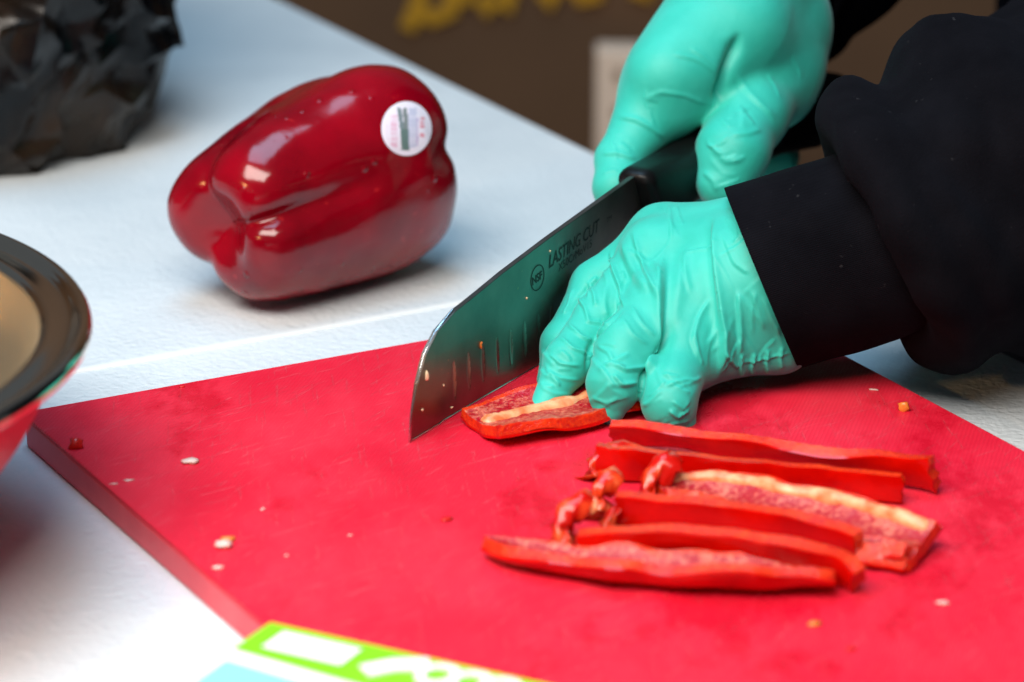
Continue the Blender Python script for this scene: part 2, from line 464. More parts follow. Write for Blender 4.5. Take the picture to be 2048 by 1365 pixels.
# raised lip beside the fold
lip = []
bevel_box('seam_lip', quad(C0, TL, -TN, -.0020, .0022, .002, W - .002), -.001, .0009, .0008, M['seam'], table, 2)
for a in (-.78, .78):
    for b in (.10, .66):
        p = C0 + TL * a - TN * b
        v, f = [], []
        for k in range(12):
            th = k * math.pi / 6
            v += [(p[0] + .014 * math.cos(th), p[1] + .014 * math.sin(th), FLOOR), (p[0] + .014 * math.cos(th), p[1] + .014 * math.sin(th), -.037)]
        f = [(2 * k, 2 * ((k + 1) % 12), 2 * ((k + 1) % 12) + 1, 2 * k + 1) for k in range(12)]
        mesh_obj('leg', v, f, M['legmetal'], table)

# ------------------------------------------------------------------ backdrop behind the table
BY = 1.35
def bd(px, py): return ony(px, py, BY)
ban = empty('banner', V(.1, BY, FLOOR), 'dark brown banner with yellow lettering hanging behind the table', 'banner')
bp = [V(-1.6, BY + .01, FLOOR), V(1.8, BY + .01, FLOOR), V(1.8, BY + .01, .6), V(-1.6, BY + .01, .6)]
bevel_box('banner_sheet', [(-1.6, BY + .004), (1.8, BY + .004), (1.8, BY + .016), (-1.6, BY + .016)], FLOOR + .002, .75, 0, M['brown'], ban)
_lift = [0]
def stroke(name, pts, wid, mat, parent, plane='y', lift=.002, z=0):
    _lift[0] += 1; lift = lift + _lift[0] * .00004
    """flat print: a thin raised ribbon along pts (3-D), facing -Y or +Z"""
    P = np.array(pts, float); n = len(P); v = []
    nrm = V(0, -1, 0) if plane == 'y' else V(0, 0, 1)
    for i in range(n):
        t = P[min(i + 1, n - 1)] - P[max(i - 1, 0)]; t /= np.linalg.norm(t)
        s = np.cross(nrm, t); v += [P[i] + s * wid / 2 + nrm * lift, P[i] - s * wid / 2 + nrm * lift, P[i] - s * wid / 2, P[i] + s * wid / 2]
    f = []
    for i in range(n - 1):
        a, b = 4 * i, 4 * i + 4
        for k in range(4): f.append((a + k, a + (k + 1) % 4, b + (k + 1) % 4, b + k))
    f += [(3, 2, 1, 0), (4 * n - 4, 4 * n - 3, 4 * n - 2, 4 * n - 1)]
    return fix_normals(mesh_obj(name, v, f, mat, parent, smooth=False))
for pts in ([(815, 58), (835, 10), (850, -60)], [(838, 20), (868, 36), (900, 24), (905, -50)], [(930, 8), (926, -60)], [(962, -10), (975, 20), (995, -5), (1010, 18), (1026, -40)],
            [(1085, -20), (1096, 6), (1112, -30)], [(1150, -30), (1165, -4), (1190, -8), (1200, -60)], [(1265, -25), (1290, -8), (1300, -60)]):
    stroke('printed_letter', [bd(*p) for p in pts], .0125, M['yellow'], ban, 'y', .003)
# beige card carton standing behind the table
CY = 1.05
ca, cb = ony(1178, 100, CY), ony(1420, 70, CY)
cx0, cx1, cz = ca[0], cb[0], ca[2]
car = empty('card_box', V((cx0 + cx1) / 2, CY, FLOOR), 'beige cardboard box standing on the ground behind the table', 'box')
bevel_box('box_body', [(cx0 + .005, CY), (cx1, CY - .005), (cx1, CY + .02), (cx0 + .005, CY + .025)], FLOOR + .001, cz, .003, M['beige'], car)
for px, py in ((1228, 150), (1262, 195), (1226, 225)):
    p = ony(px, py, CY - .003)
    stroke('printed_mark', [p, p + V(.006, 0, .001)], .006, M['dots'], car, 'y', .001)

# ------------------------------------------------------------------ cutting board
BL = onz(50, 825, ZB)
def rrect(c, a, b, la, lb, r, n=6):
    out = []
    for (sa_, sb_, st) in ((0, 0, 180), (1, 0, 270), (1, 1, 0), (0, 1, 90)):
        cc = c + a * (la - r if sa_ else r) + b * (lb - r if sb_ else r)
        for k in range(n + 1):
            th = R(st + 90 * k / n); out.append(cc + a * (math.cos(th) * r) + b * (math.sin(th) * r))
    return out
BP = rrect(BL - E1 * .001 - E2 * .001, E1, E2, .3058, .458, .005)
board = empty('cutting_board', BL + E1 * .15 + E2 * .22 - V(0, 0, ZB), 'thick red plastic cutting board lying on the white table', 'cutting board')
bot = bevel_box('board_edge', [p[:2] for p in BP], .0003, ZB - .0016, .0008, M['side'], board, 2)
topo = bevel_box('board_face', [p[:2] for p in BP], ZB - .0016, ZB, .0006, M['board'], board, 2)

# ------------------------------------------------------------------ knife
T0 = onz(820, 885, ZB); KA = R(59.2)
KE = V(math.cos(KA), math.sin(KA), 0); KN = V(math.sin(KA), -math.cos(KA), 0)    # along the edge / towards the viewer's side
def K(s, h, o=0.0): return T0 + KE * (s / 1000) + V(0, 0, h / 1000 + .0004) + KN * (o / 1000)
def kpx(px, py, o=0.0): return onplane(px, py, T0 + KN * (o / 1000), KN)
knife = empty('chef_knife', T0, 'wide steel santoku knife with black handle slicing on the red board', 'knife')
sp_s = [-.8, -.5, .9, 4.5, 10.1, 17.8, 30, 44.1, 64, 97.5, 132.4, 165.6, 186]
sp_h = [-.0, 3.0, 10.5, 21, 30.9, 37.2, 41.4, 43.4, 46.6, 50.8, 54.5, 58.0, 60.0]
ed_s = [-.8, 20, 90, 130, 178, 186]; ed_h = [0, .0, .2, 1.6, 5.0, 20]
NS, NH = 420, 84
ss = np.concatenate([np.linspace(-.8, 12, 60), np.linspace(12, 184, NS - 60 + 1)[1:]])
hs = np.linspace(0, 1, NH)
grant = [(30 + 10.3 * i) for i in range(15)]
SG, QG = np.meshgrid(ss, hs, indexing='ij')
H0 = np.interp(SG, ed_s, ed_h); H1 = np.interp(SG, sp_s, sp_h); HG = H0 + (H1 - H0) * QG; ZG = HG - H0
TH = np.minimum(np.minimum(1.05, .05 + ZG * .036), .05 + .16 * (SG + 1.2))
for gs in grant:
    u_ = ((SG - gs + (HG - 14.5) * .12) / 1.25) ** 2 + ((ZG - 14.5) / 8.0) ** 2
    TH = np.where(u_ < 1, np.maximum(.04, TH - .50 * np.clip(1 - u_, 0, 1) ** .7), TH)
v = []
for side in (1, -1):
    v.append((T0 + KE * (SG[..., None] / 1000) + V(0, 0, 1) * (HG[..., None] / 1000 + .0004) + KN * (side * TH[..., None] / 1000)).reshape(-1, 3))
v = np.concatenate(v)
nq = len(ss); f = []
for side in (0, 1):
    b0 = side * nq * NH
    for i in range(nq - 1):
        for j in range(NH - 1):
            a = b0 + i * NH + j; q = (a, a + NH, a + NH + 1, a + 1)
            f.append(q if side == 0 else q[::-1])
bN = nq * NH
for i in range(nq - 1):
    a = i * NH + NH - 1; f.append((a, a + NH, bN + a + NH, bN + a)); a = i * NH; f.append((a + NH, a, bN + a, bN + a + NH))
for j in range(NH - 1):
    a = j; f.append((a, a + 1, bN + a + 1, bN + a)); a = (nq - 1) * NH + j; f.append((a + 1, a, bN + a, bN + a + 1))
blade = mesh_obj('blade', v, f, M['blade'], knife)
blade.data.materials.append(plain('hollow_ground_steel', (.36, .33, .30), .36, Metallic=1.0))
GM = np.zeros(SG.shape, bool)
for gs in grant: GM |= (((SG - gs + (HG - 14.5) * .12) / 1.0) ** 2 + ((ZG - 14.5) / 7.6) ** 2) < 1
mi = np.zeros(len(blade.data.polygons), np.int32); gm = GM[:-1, :-1].reshape(-1).astype(np.int32); mi[:len(gm)] = gm; mi[len(gm):2 * len(gm)] = gm
blade.data.polygons.foreach_set('material_index', mi)
# flat side and rounded spine keep a crisp border
for p in blade.data.polygons:
    if p.index >= 2 * (nq - 1) * (NH - 1): p.use_smooth = False
# ground edge: a thin bright bevel along tip and edge
v, f = [], []
es = [(s, h) for s, h in zip(sp_s[:7], sp_h[:7])][::-1] + [(s, np.interp(s, ed_s, ed_h)) for s in np.linspace(2, 170, 40)]
n = len(es)
for i, (s, h) in enumerate(es):
    c = np.array([75, 24.]) - np.array([s, h]); c /= np.linalg.norm(c)
    if s > 20: c = np.array([0, 1.])
    for o in (.26, -.26):
        v += [K(s - c[0] * .10, h - c[1] * .05, o * .4), K(s + c[0] * .9, h + c[1] * .9, o * 1.4 if s < 30 else o)]
for i in range(n - 1):
    a, b = 4 * i, 4 * i + 4
    f += [(a, a + 1, b + 1, b), (a + 2, b + 2, b + 3, a + 3), (a, b, b + 2, a + 2), (a + 1, a + 3, b + 3, b + 1)]
mesh_obj('ground_edge', v, f, M['edge'], knife)

# etched lettering on the blade face
def text_mesh(name, body, size, origin, ax, ay, mat, parent, shear=0.0, bold=0.0, n=None, depth=.00012, space=1.0):
    cu = bpy.data.curves.new(name, 'FONT'); cu.body = body; cu.size = size; cu.shear = shear; cu.offset = bold; cu.resolution_u = 3
    cu.space_character = space
    to = bpy.data.objects.new(name, cu); COL.objects.link(to)
    dg = bpy.context.evaluated_depsgraph_get(); dg.update()
    me = bpy.data.meshes.new_from_object(to.evaluated_get(dg))
    bpy.data.objects.remove(to)
    vv = [origin + ax * p.co.x + ay * p.co.y + n * depth for p in me.vertices]
    ff = [tuple(p.vertices) for p in me.polygons]
    return mesh_obj(name, vv, ff, mat, parent, smooth=False)
kup = (K(160, 57.6) - K(60, 46.0)); kup /= np.linalg.norm(kup)          # parallel to the spine
kpv = np.cross(KN, kup); kpv = kpv if kpv[2] > 0 else -kpv
NB = KN
def on_blade(px, py): return kpx(px, py, .0) 
def face(P):                                                            # lift onto the near face
    z = (P - T0)[2] * 1000; return P + KN * (min(1.05, .05 + z * .036) / 1000 + .00003)
o1 = face(on_blade(1092, 537))
text_mesh('etched_lettering', 'LASTING CUT', .0074, o1, kup * .86, kpv * 1.0, M['etch'], knife, .28, .00010, NB, .0001, .98)
o2 = face(on_blade(1112, 543))
text_mesh('etched_lettering', 'X50CrMoV15', .0046, o2, kup, kpv, M['etch'], knife, .1, 0.0, NB, .0001)
o3 = face(on_blade(1199, 467))
text_mesh('etched_lettering', 'TM', .0030, face(on_blade(1208, 446)), kup, kpv, M['etch'], knife, .1, 0.0, NB, .0001)
cc = face(on_blade(1070, 555))
v, f = [], []
for k in range(40):
    th = 2 * math.pi * k / 40
    for r_ in (.0052, .0047): v.append(cc + (kup * math.cos(th) + kpv * math.sin(th)) * r_ + NB * .0001)
for k in range(40):
    a, b = 2 * k, 2 * ((k + 1) % 40); f.append((a, b, b + 1, a + 1))
ring = mesh_obj('etched_emblem', v, f, M['etch'], knife, smooth=False)
text_mesh('etched_lettering', 'NSF', .0046, cc - kup * .0042 - kpv * .0016, kup, kpv, M['etch'], ring, 0, .0001, NB, .0001)

# handle: moulded black grip
def hf(P):
    q = P - T0; S = (q @ KE) * 1000; H = q[:, 2] * 1000 - .4; O = (q @ KN) * 1000
    O = O - np.clip((S - 280) * .10, 0, 5)
    top = np.interp(S, [160, 166, 172, 200, 245, 285, 315, 342], [57, 59, 60.5, 59.5, 63, 65.5, 66, 62])
    bot = np.interp(S, [160, 168, 182, 205, 245, 285, 315, 342], [30, 27, 30, 37, 39, 38, 34, 36])
    ho = np.interp(S, [160, 170, 200, 245, 290, 330], [6.5, 8.5, 10.5, 11, 11, 11])
    r = 6.0; hh = (top - bot) / 2; a = np.abs(H - (top + bot) / 2) - hh + r; b = np.abs(O) - ho + r
    d = np.sqrt(np.maximum(a, 0) ** 2 + np.maximum(b, 0) ** 2) + np.minimum(np.maximum(a, b), 0) - r
    e = np.maximum(165.5 + (59 - H) * .45 - S, S - 338)
    g_ = 3.0; x = d + g_; y = e + g_
    return (np.sqrt(np.maximum(x, 0) ** 2 + np.maximum(y, 0) ** 2) + np.minimum(np.maximum(x, y), 0) - g_) / 1000.
pts = np.array([K(150, 10, -40), K(362, 90, 40)])
vv, ff = surface(hf, np.minimum(*pts) - .01, np.maximum(*pts) + .01, .0015)
hd = mesh_obj('handle', vv, ff, M['handle'], knife)
rv = kpx(1276, 360, 0)
# small residue on the blade
def pebble(name, p, r, mat, label, cat='food scrap', group=None, parent=None, sq=(1, 1, 1), rot=0.0, seed=0, sub=2):
    bm = bmesh.new(); bmesh.ops.create_icosphere(bm, subdivisions=sub, radius=1)
    rr = random.Random(seed)
    off = Vector((rr.random() * 9, rr.random() * 9, rr.random() * 9))
    for q in bm.verts:
        k = 1 + .75 * noise.noise(q.co * 1.1 + off) + .25 * noise.noise(q.co * 2.6 + off)
        q.co = Vector((q.co.x * sq[0] * k, q.co.y * sq[1] * k, q.co.z * sq[2] * k)) * r
    bmesh.ops.rotate(bm, verts=bm.verts, matrix=Matrix.Rotation(rot, 3, 'Z'))
    me = bpy.data.meshes.new(name); bm.to_mesh(me); bm.free(); me.materials.append(mat)
    me.polygons.foreach_set('use_smooth', [True] * len(me.polygons))
    o = bpy.data.objects.new(name, me); COL.objects.link(o); o.location = tuple(p)
    if parent is not None:
        o.parent = parent; o.matrix_parent_inverse = Matrix.Translation(-parent_loc(parent))
    else: tag(o, label, cat, group)
    return o
pebble('pepper_seed', face(kpx(848, 752)) + KN * .0003, .0017, M['seed'], 'cream pepper seed stuck near the tip of the knife blade', 'seed', None, None, (.55, .5, 1.2), .6, 3)
pebble('pepper_seed', face(kpx(957, 688)) + KN * .0002, .0012, M['orange'], 'tiny orange fleck on the middle of the knife blade', 'food scrap', None, None, (.5, .5, 1.1), .3, 4)
for i, (px, py) in enumerate(((842, 820), (884, 770), (866, 862), (1095, 502), (1048, 596), (902, 815))):
    pebble('pepper_fleck', face(kpx(px, py)), .0006, M['seed'], None, None, None, knife, (1, .6, 1), 0, 10 + i, 1)

# ------------------------------------------------------------------ person: gloves and hoodie
person = empty('person', V(.34, .26, FLOOR), 'person in a black hoodie and teal gloves slicing pepper with a knife', 'person')

# left hand holding the pepper (nearer glove)
def L(px, py, Y): return ony(px, py, Y / 1000.)
J = dict(
    wr=L(1545, 555, -42), wr2=L(1640, 525, -42),
    wtop=L(1478, 475, -20), wbot=L(1560, 690, -55),
    m1=L(1328, 486, -8), m2=L(1316, 520, -26), m3=L(1328, 624, -52), m4=L(1376, 702, -64))
idx_ = [J['m1'], L(1194, 572, -18), L(1130, 690, -40), L(1108, 760, -46)]
mid_ = [J['m2'], L(1204, 636, -48), L(1134, 728, -68), L(1082, 824, -84)]
rin_ = [J['m3'], L(1252, 692, -72), L(1228, 772, -86), L(1220, 822, -90)]
pin_ = [J['m4'], L(1340, 772, -84), L(1338, 808, -90), L(1364, 846, -90)]
thb_ = [L(1440, 540, 5), L(1300, 640, 8), L(1215, 740, -20), L(1180, 790, -35)]
def left_field(P):
    pal = cap(P, J['wr2'], J['wr'], .030, .0285)
    for a, b, ra, rb in ((J['wr'], J['m1'], .024, .0135), (J['wr'], J['m2'], .024, .0145), (J['wr'], J['m3'], .024, .0140), (J['wr'], J['m4'], .022, .0130), (J['m2'], J['m3'], .0135, .0130), (J['m3'], J['m4'], .0130, .0120),
                         (J['wtop'], J['m1'], .0150, .0130), (J['wbot'], J['m4'], .0100, .0125), (J['wtop'], J['wbot'], .013, .0090)):
        pal = smin(pal, cap(P, a, b, ra, rb), .008)
    fi = None
    for ch, rr in ((idx_, (.0128, .0095, .0086, .0065)), (mid_, (.0136, .0099, .0088, .0048)), (rin_, (.0132, .0112, .0098, .0056)), (pin_, (.0130, .0106, .0098, .0048)), (thb_, (.016, .013, .011, .009))):
        c = chain(P, ch, rr, .004); fi = c if fi is None else smin(fi, c, .0012)
    d = smin(pal, fi, .0048)
    # open glove end follows the cuff line
    cn = CUFF_N; return np.maximum(d, (P - CUFF_P) @ cn)
# cuff plane through the two ends of the glove edge, seen edge-on from the sleeve side
ca_, cb_ = L(1452, 392, -30), L(1598, 740, -62)
ax = J['wr2'] - J['wr']; ax /= np.linalg.norm(ax)
e_ = cb_ - ca_; CUFF_N = ax - e_ * (ax @ e_) / (e_ @ e_); CUFF_N /= np.linalg.norm(CUFF_N); CUFF_P = ca_ + CUFF_N * .012
pts = np.array([L(1030, 360, -110), L(1640, 880, -110), L(1030, 360, 45), L(1640, 880, 45)])
vv, ff = surface(left_field, pts.min(0), pts.max(0), .0006)
gl = mesh_obj('glove', vv, ff, M['glove']); gtree = bvh(gl)
def z1(*p): return [(1000 + x / 2.4815, 350 + y / 2.4815) for x, y in p]
LC = [
    (z1((1060, 200), (1062, 330), (1070, 480), (1088, 640), (1102, 800), (1096, 920), (1075, 1060)), .55, 1.5, 1.0), (z1((1055, 180), (1062, 330), (1070, 480), (1088, 640), (1102, 800), (1096, 920), (1075, 1080)), 1.1, 4.0, 1.6), (z1((815, 330), (802, 600), (792, 760), (765, 930), (715, 1010)), 1.0, 4.0, -1.4), (z1((940, 330), (900, 480), (870, 640), (850, 800)), .8, 4.5, 0), (z1((600, 330), (650, 470), (740, 600)), .9, 3.0, .8),
    (z1((812, 380), (802, 600), (792, 760), (765, 930), (715, 1010)), .5, 1.8, -1.0),
    (z1((655, 265), (690, 400), (742, 520), (792, 650)), .7, 1.6, .4),
    (z1((545, 370), (562, 480), (600, 580), (622, 665)), .9, 1.3, .7),
    (z1((700, 420), (725, 500), (775, 590)), .5, 1.1, .2),
    (z1((835, 150), (845, 240), (850, 330)), .6, 1.2, .2), (z1((872, 145), (890, 215), (910, 260)), .5, 1.0, 0),
    (z1((1120, 160), (1180, 240), (1195, 300), (1150, 345)), .5, 1.1, .2),
    (z1((1178, 560), (1190, 700), (1190, 800), (1178, 930)), .7, 1.5, .5),
    (z1((1050, 590), (985, 710), (955, 820), (990, 930)), .5, 1.3, .3), (z1((965, 770), (985, 880), (1010, 950)), .45, 1.0, 0),
    (z1((1100, 880), (1150, 930), (1180, 960)), .9, 1.1, .3), (z1((1195, 880), (1190, 960), (1215, 1030)), 1.0, 1.3, .3), (z1((1262, 880), (1245, 960), (1255, 1010)), .9, 1.3, .3),
    (z1((1330, 860), (1320, 930), (1335, 1000)), .9, 1.3, .3), (z1((1400, 850), (1390, 910), (1400, 970)), .8, 1.2, .2),
    (z1((1180, 930), (1250, 925), (1350, 905), (1460, 880)), .4, .9, .2),
    (z1((1240, 560), (1280, 680), (1310, 780)), .4, 1.4, .3), (z1((1300, 600), (1350, 720), (1390, 800)), .4, 1.2, .2),
    (z1((1110, 300), (1160, 440), (1240, 500)), .3, 1.3, .3),
    (z1((330, 735), (400, 800), (475, 835)), .7, 1.1, .2), (z1((290, 800), (360, 862), (445, 892)), .6, 1.0, .2), (z1((235, 880), (300, 940), (410, 950)), .6, 1.0, .2),
    (z1((215, 965), (300, 1010), (405, 1020)), .5, 1.0, 0), (z1((195, 1050), (270, 1090), (360, 1090)), .4, 1.0, 0), (z1((430, 520), (465, 590), (475, 660)), .6, 1.2, .3), (z1((380, 600), (420, 660), (440, 740)), .6, 1.1, .3),
    (z1((360, 560), (340, 640), (310, 700)), .6, 1.2, 0), (z1((480, 500), (450, 540), (430, 620)), .5, 1.2, .3),
    (z1((555, 935), (620, 972), (705, 962), (775, 890)), .9, 1.2, .3), (z1((555, 985), (605, 1042), (690, 1035)), .8, 1.1, .2), (z1((470, 840), (540, 885), (560, 930)), .5, 1.2, .2),
    (z1((640, 640), (700, 735), (765, 815)), .5, 1.4, .2), (z1((600, 700), (660, 790), (740, 850)), .4, 1.1, 0), (z1((450, 1100), (520, 1130), (640, 1100)), .4, 1.0, 0),
    (z1((835, 1165), (880, 1202), (945, 1160)), .9, 1.1, .3), (z1((850, 1120), (905, 1165), (945, 1120)), .6, .9, .2), (z1((870, 1060), (930, 1040), (1010, 1000)), .4, 1.1, 0),
]
jitter(gl, .0010, 45); LC = [(p, h * 1.4, w_ * .62, st * 1.1) for p, h, w_, st in LC]
def cross_folds(ch, hw, cnt, seed, hgt=.52):
    """short folds lying across a bent finger, as slack nitrile gathers there"""
    rr = random.Random(seed); pr = []
    for P in ch:
        q = np.asarray(P) - CAM; dd = q @ fw; pr.append((1024 + FPX * (q @ rt) / dd, 682.5 - FPX * (q @ up) / dd))
    out = []
    for k in range(cnt):
        u = rr.random() * (len(pr) - 1); i = min(int(u), len(pr) - 2); t = u - i
        c = np.array(pr[i]) * (1 - t) + np.array(pr[i + 1]) * t; d = np.array(pr[i + 1]) - np.array(pr[i]); d /= np.linalg.norm(d) + 1e-9
        n_ = np.array([-d[1], d[0]]); a = rr.uniform(-.9, .4); b = a + rr.uniform(.5, 1.1); sl = rr.uniform(-.45, .45); bow = rr.uniform(-8, 8)
        pts = [tuple(c + n_ * hw * (a + (b - a) * v_) + d * (sl * hw * (v_ - .5) * 2 + bow * (1 - (2 * v_ - 1) ** 2))) for v_ in (0, .33, .66, 1)]
        out.append((pts, hgt * rr.uniform(.5, 1.1), rr.uniform(.55, .95), rr.uniform(-.3, .4)))
    return out
LC += cross_folds(mid_, 50, 13, 1) + cross_folds(rin_, 56, 11, 2) + cross_folds(pin_, 50, 10, 3) + cross_folds(idx_, 40, 5, 4)
LC += cross_folds([L(1330, 470, 0), L(1540, 520, 0)], 90, 9, 5, .3) + cross_folds([L(1420, 640, 0), L(1570, 660, 0)], 90, 10, 6, .35)
LC += [(z1((622, 660), (540, 730), (480, 790), (440, 880), (425, 1000)), -1.3, 1.3, 0), (z1((790, 800), (740, 930), (700, 1010), (692, 1130)), -1.4, 1.3, 0), (z1((480, 520), (400, 600), (345, 700)), -.9, 1.2, 0)]
creases(gl, LC, gtree)
gl.parent = person; gl.matrix_parent_inverse = Matrix.Translation(-Vector(person.location))
tag(gl, 'teal nitrile glove on the hand pressing the cut pepper')
# rolled bead at the glove end + inside closing
def tube(name, P, r, mat, parent, n=8, closed=False):
    P = np.array(P, float); m = len(P); v = []
    rr = r if hasattr(r, '__len__') else [r] * m
    for i in range(m):
        t = P[(i + 1) % m if closed else min(i + 1, m - 1)] - P[(i - 1) % m if closed else max(i - 1, 0)]; t /= np.linalg.norm(t) + 1e-12
        a = np.cross(t, V(.31, .2, .93)); a /= np.linalg.norm(a); b = np.cross(t, a)
        for k in range(n):
            th = 2 * math.pi * k / n; v.append(P[i] + (a * math.cos(th) + b * math.sin(th)) * rr[i])
    f = []
    for i in range(m if closed else m - 1):
        for k in range(n):
            a, b = i * n, ((i + 1) % m) * n
            f.append((a + k, a + (k + 1) % n, b + (k + 1) % n, b + k))
    if not closed: f += [tuple(range(n))[::-1], tuple((m - 1) * n + k for k in range(n))]
    return mesh_obj(name, v, f, mat, parent)

# right hand on the knife (farther glove)
def Kp(px, py, o): return kpx(px, py, o)
RI = [Kp(1340, 165, -16), Kp(1238, 318, -20), Kp(1236, 375, -15), Kp(1250, 440, -10)]
RM = [Kp(1370, 165, -34), Kp(1300, 290, -38), Kp(1340, 360, -22), Kp(1400, 385, -10)]
RT = [Kp(1552, 135, 8), Kp(1500, 230, 15), Kp(1466, 305, 19), Kp(1446, 365, 19)]
RR = [Kp(1420, 150, -40), Kp(1400, 280, -44), Kp(1450, 350, -24), Kp(1560, 322, -6)]
RP = [Kp(1470, 130, -42), Kp(1480, 260, -44), Kp(1500, 330, -26), Kp(1566, 314, -10)]
rw, rw2 = Kp(1482, -30, -8), Kp(1500, -170, -10)
def right_field(P):
    pal = cap(P, rw2, rw, .023, .024)
    for a, b, ra, rb in ((rw, RI[0], .0225, .0170), (rw, Kp(1334, 158, -12), .0205, .0150), (rw, Kp(1455, 85, -8), .0235, .0225), (rw, Kp(1572, 100, 0), .022, .0150), (Kp(1565, 100, 0), RT[0], .0155, .0165), (Kp(1556, 75, 4), Kp(1546, 160, 9), .0175, .0165), (Kp(1480, 60, 2), Kp(1540, 130, 6), .022, .018), (Kp(1490, 30, -6), Kp(1415, 135, -12), .0235, .0225), (Kp(1520, 30, -4), Kp(1470, 100, -2), .024, .022), (Kp(1545, 75, 2), Kp(1530, 180, 8), .020, .0165),
                         (rw, RM[0], .022, .017), (rw, RP[0], .022, .017), (Kp(1340, 145, -12), Kp(1335, 190, -14), .0150, .0165), (Kp(1448, 62, -2), Kp(1400, 120, -6), .0205, .0195), (Kp(1540, 40, -2), Kp(1400, 110, -8), .022, .018)):
        pal = smin(pal, cap(P, a, b, ra, rb), .011)
    th = chain(P, RT, (.0185, .0152, .0142, .0112), .006)
    fi = None
    for ch, rr in ((RI, (.0180, .0094, .0092, .0080)), (RM, (.015, .0105, .0095, .008)), (RR, (.015, .0105, .0095, .0080)), (RP, (.014, .0100, .009, .0078))):
        c = chain(P, ch, rr, .004); fi = c if fi is None else smin(fi, c, .0012)
    d = smin(pal, fi, .006); d = smin(d, th, .005)
    return d
pts = np.array([Kp(1150, -120, -60), Kp(1700, 470, -60), Kp(1150, -120, 50), Kp(1700, 470, 50)])
vv, ff = surface(right_field, pts.min(0), pts.max(0), .0007)
gr_ = mesh_obj('glove', vv, ff, M['glove']); gtree = bvh(gr_)
def z2(*p): return [(1150 + x / 3.251, y / 3.251) for x, y in p]
RC = [
    (z2((430, 650), (560, 600), (720, 622), (885, 692)), .8, 1.3, .0), (z2((250, 752), (400, 785), (500, 842), (592, 912)), 1.0, 1.3, .5),
    (z2((160, 1000), (280, 1000), (405, 1042)), .9, 1.3, .4), (z2((620, 350), (800, 392), (965, 505)), .5, 1.2, .3), (z2((740, 305), (850, 380), (965, 475)), .5, 1.1, .2),
    (z2((1075, 200), (1040, 320), (990, 440), (955, 560), (905, 690)), -3.4, 2.6, 0), (z2((1060, 240), (1010, 400), (955, 560), (905, 690)), -2.5, 5.0, 0),
    (z2((1040, 480), (1120, 600), (1200, 680), (1315, 785)), .9, 1.6, .5), (z2((1250, 480), (1300, 560), (1330, 650)), .4, 1.4, .2), (z2((930, 760), (970, 800), (1015, 835)), .5, 1.1, .2),
    (z2((1010, 885), (1130, 872), (1220, 840)), .6, 1.3, .3), (z2((880, 960), (980, 1060), (1110, 1040)), .6, 1.4, .3), (z2((1400, 370), (1450, 430), (1478, 520)), .35, 1.6, .2),
    (z2((830, 1115), (900, 1180), (920, 1250)), .8, 1.3, .3), (z2((1050, 660), (1090, 760), (1080, 840)), .4, 1.6, .3), (z2((870, 1020), (960, 1130), (1080, 1150)), .4, 1.3, 0),
    (z2((200, 850), (260, 870), (330, 860)), .3, 1.3, 0),
]
jitter(gr_, .0009, 40); creases(gr_, [(p, h * .75, w_ * .8, st * .7) for p, h, w_, st in RC] + cross_folds(RT[1:], 50, 9, 17, .45) + cross_folds([Kp(1330, 200, 0), Kp(1235, 320, 0), Kp(1228, 390, 0)], 40, 6, 12, .4), gtree)
gr_.parent = person; gr_.matrix_parent_inverse = Matrix.Translation(-Vector(person.location))
tag(gr_, 'teal nitrile glove gripping the knife handle')

# hoodie: torso and both sleeves as one garment, ribbed cuffs as its parts
TC = V(.385, .225, 0); tdir = V(.485, -.875, 0); tout = V(.875, .485, 0)
def wide(P, c, hx, hy, z0, z1, r):
    q = P - c; a = np.abs(q @ tdir) / hx; b = np.abs(q @ tout) / hy
    rr = (np.sqrt(a * a + b * b) - 1) * min(hx, hy)
    return np.maximum(rr, np.maximum(z0 - P[:, 2], P[:, 2] - z1))
SL = [L(1560, 548, -43), L(1735, 497, -44), L(1800, 462, -40), L(1990, 372, -10), L(2300, 240, 120)]
def sleeve_left(P):
    nrm = (L(1900, 420, -38) - L(1735, 497, -44)); nrm /= np.linalg.norm(nrm)
    d = chain(P, [L(1770, 470, -42), L(1860, 436, -36), SL[3], SL[4]], (.0405, .0475, .0580, .070), .012)
    d = np.maximum(d, -((P - L(1756, 476, -42)) @ nrm))
    d = smin(d, torus(P, L(1794, 460, -43), nrm + V(0, 0, .08), .0490, .0085), .012)
    d = smin(d, torus(P, L(1850, 440, -38), nrm + V(0, .12, .20), .0490, .0055), .010)
    d = smin(d, torus(P, L(1985, 385, -15), nrm + V(0, .15, -.10), 0.0570, .0100), .020)
    d = smin(d, cap(P, L(1890, 690, -38), L(1850, 640, -50), .0110, .0130), .010)
    d = smin(d, cap(P, L(1700, 208, -20), L(1742, 330, -66), .0095, .011), .010)
    d = smin(d, cap(P, L(1872, 125, -10), L(1905, 300, -60), .0110, .014), .010)
    return d
rs0, rs1 = Kp(1535, -45, -26), Kp(1760, -420, -20)
def sleeve_right(P):
    d = chain(P, [Kp(1545, -42, -46), Kp(1660, -210, -20), Kp(1850, -520, 20), V(.33, .36, .34)], (.044, .054, .062, .07), .012)
    return d
def hood_field(P):
    d = wide(P, TC, .20, .105, FLOOR + .35, .62, .05) - .012
    d = smin(d, sleeve_left(P), .010); d = smin(d, sleeve_right(P), .010)
    # the left sleeve joins the shoulder
    d = smin(d, chain(P, [SL[-1], V(.40, .02, .30), V(.42, .06, .52)], (.070, .075, .085), .02), .03)
    d = smin(d, chain(P, [V(.33, .36, .34), V(.32, .37, .52)], (.07, .085), .02), .03)
    return d
vv, ff = surface(hood_field, (.05, -.2, -.42), (.66, .56, .66), .0030)
hood = mesh_obj('hoodie', vv, ff, M['cloth'])
jitter(hood, .0060, 22); jitter(hood, .0045, 40, (1, .6, .6), True)
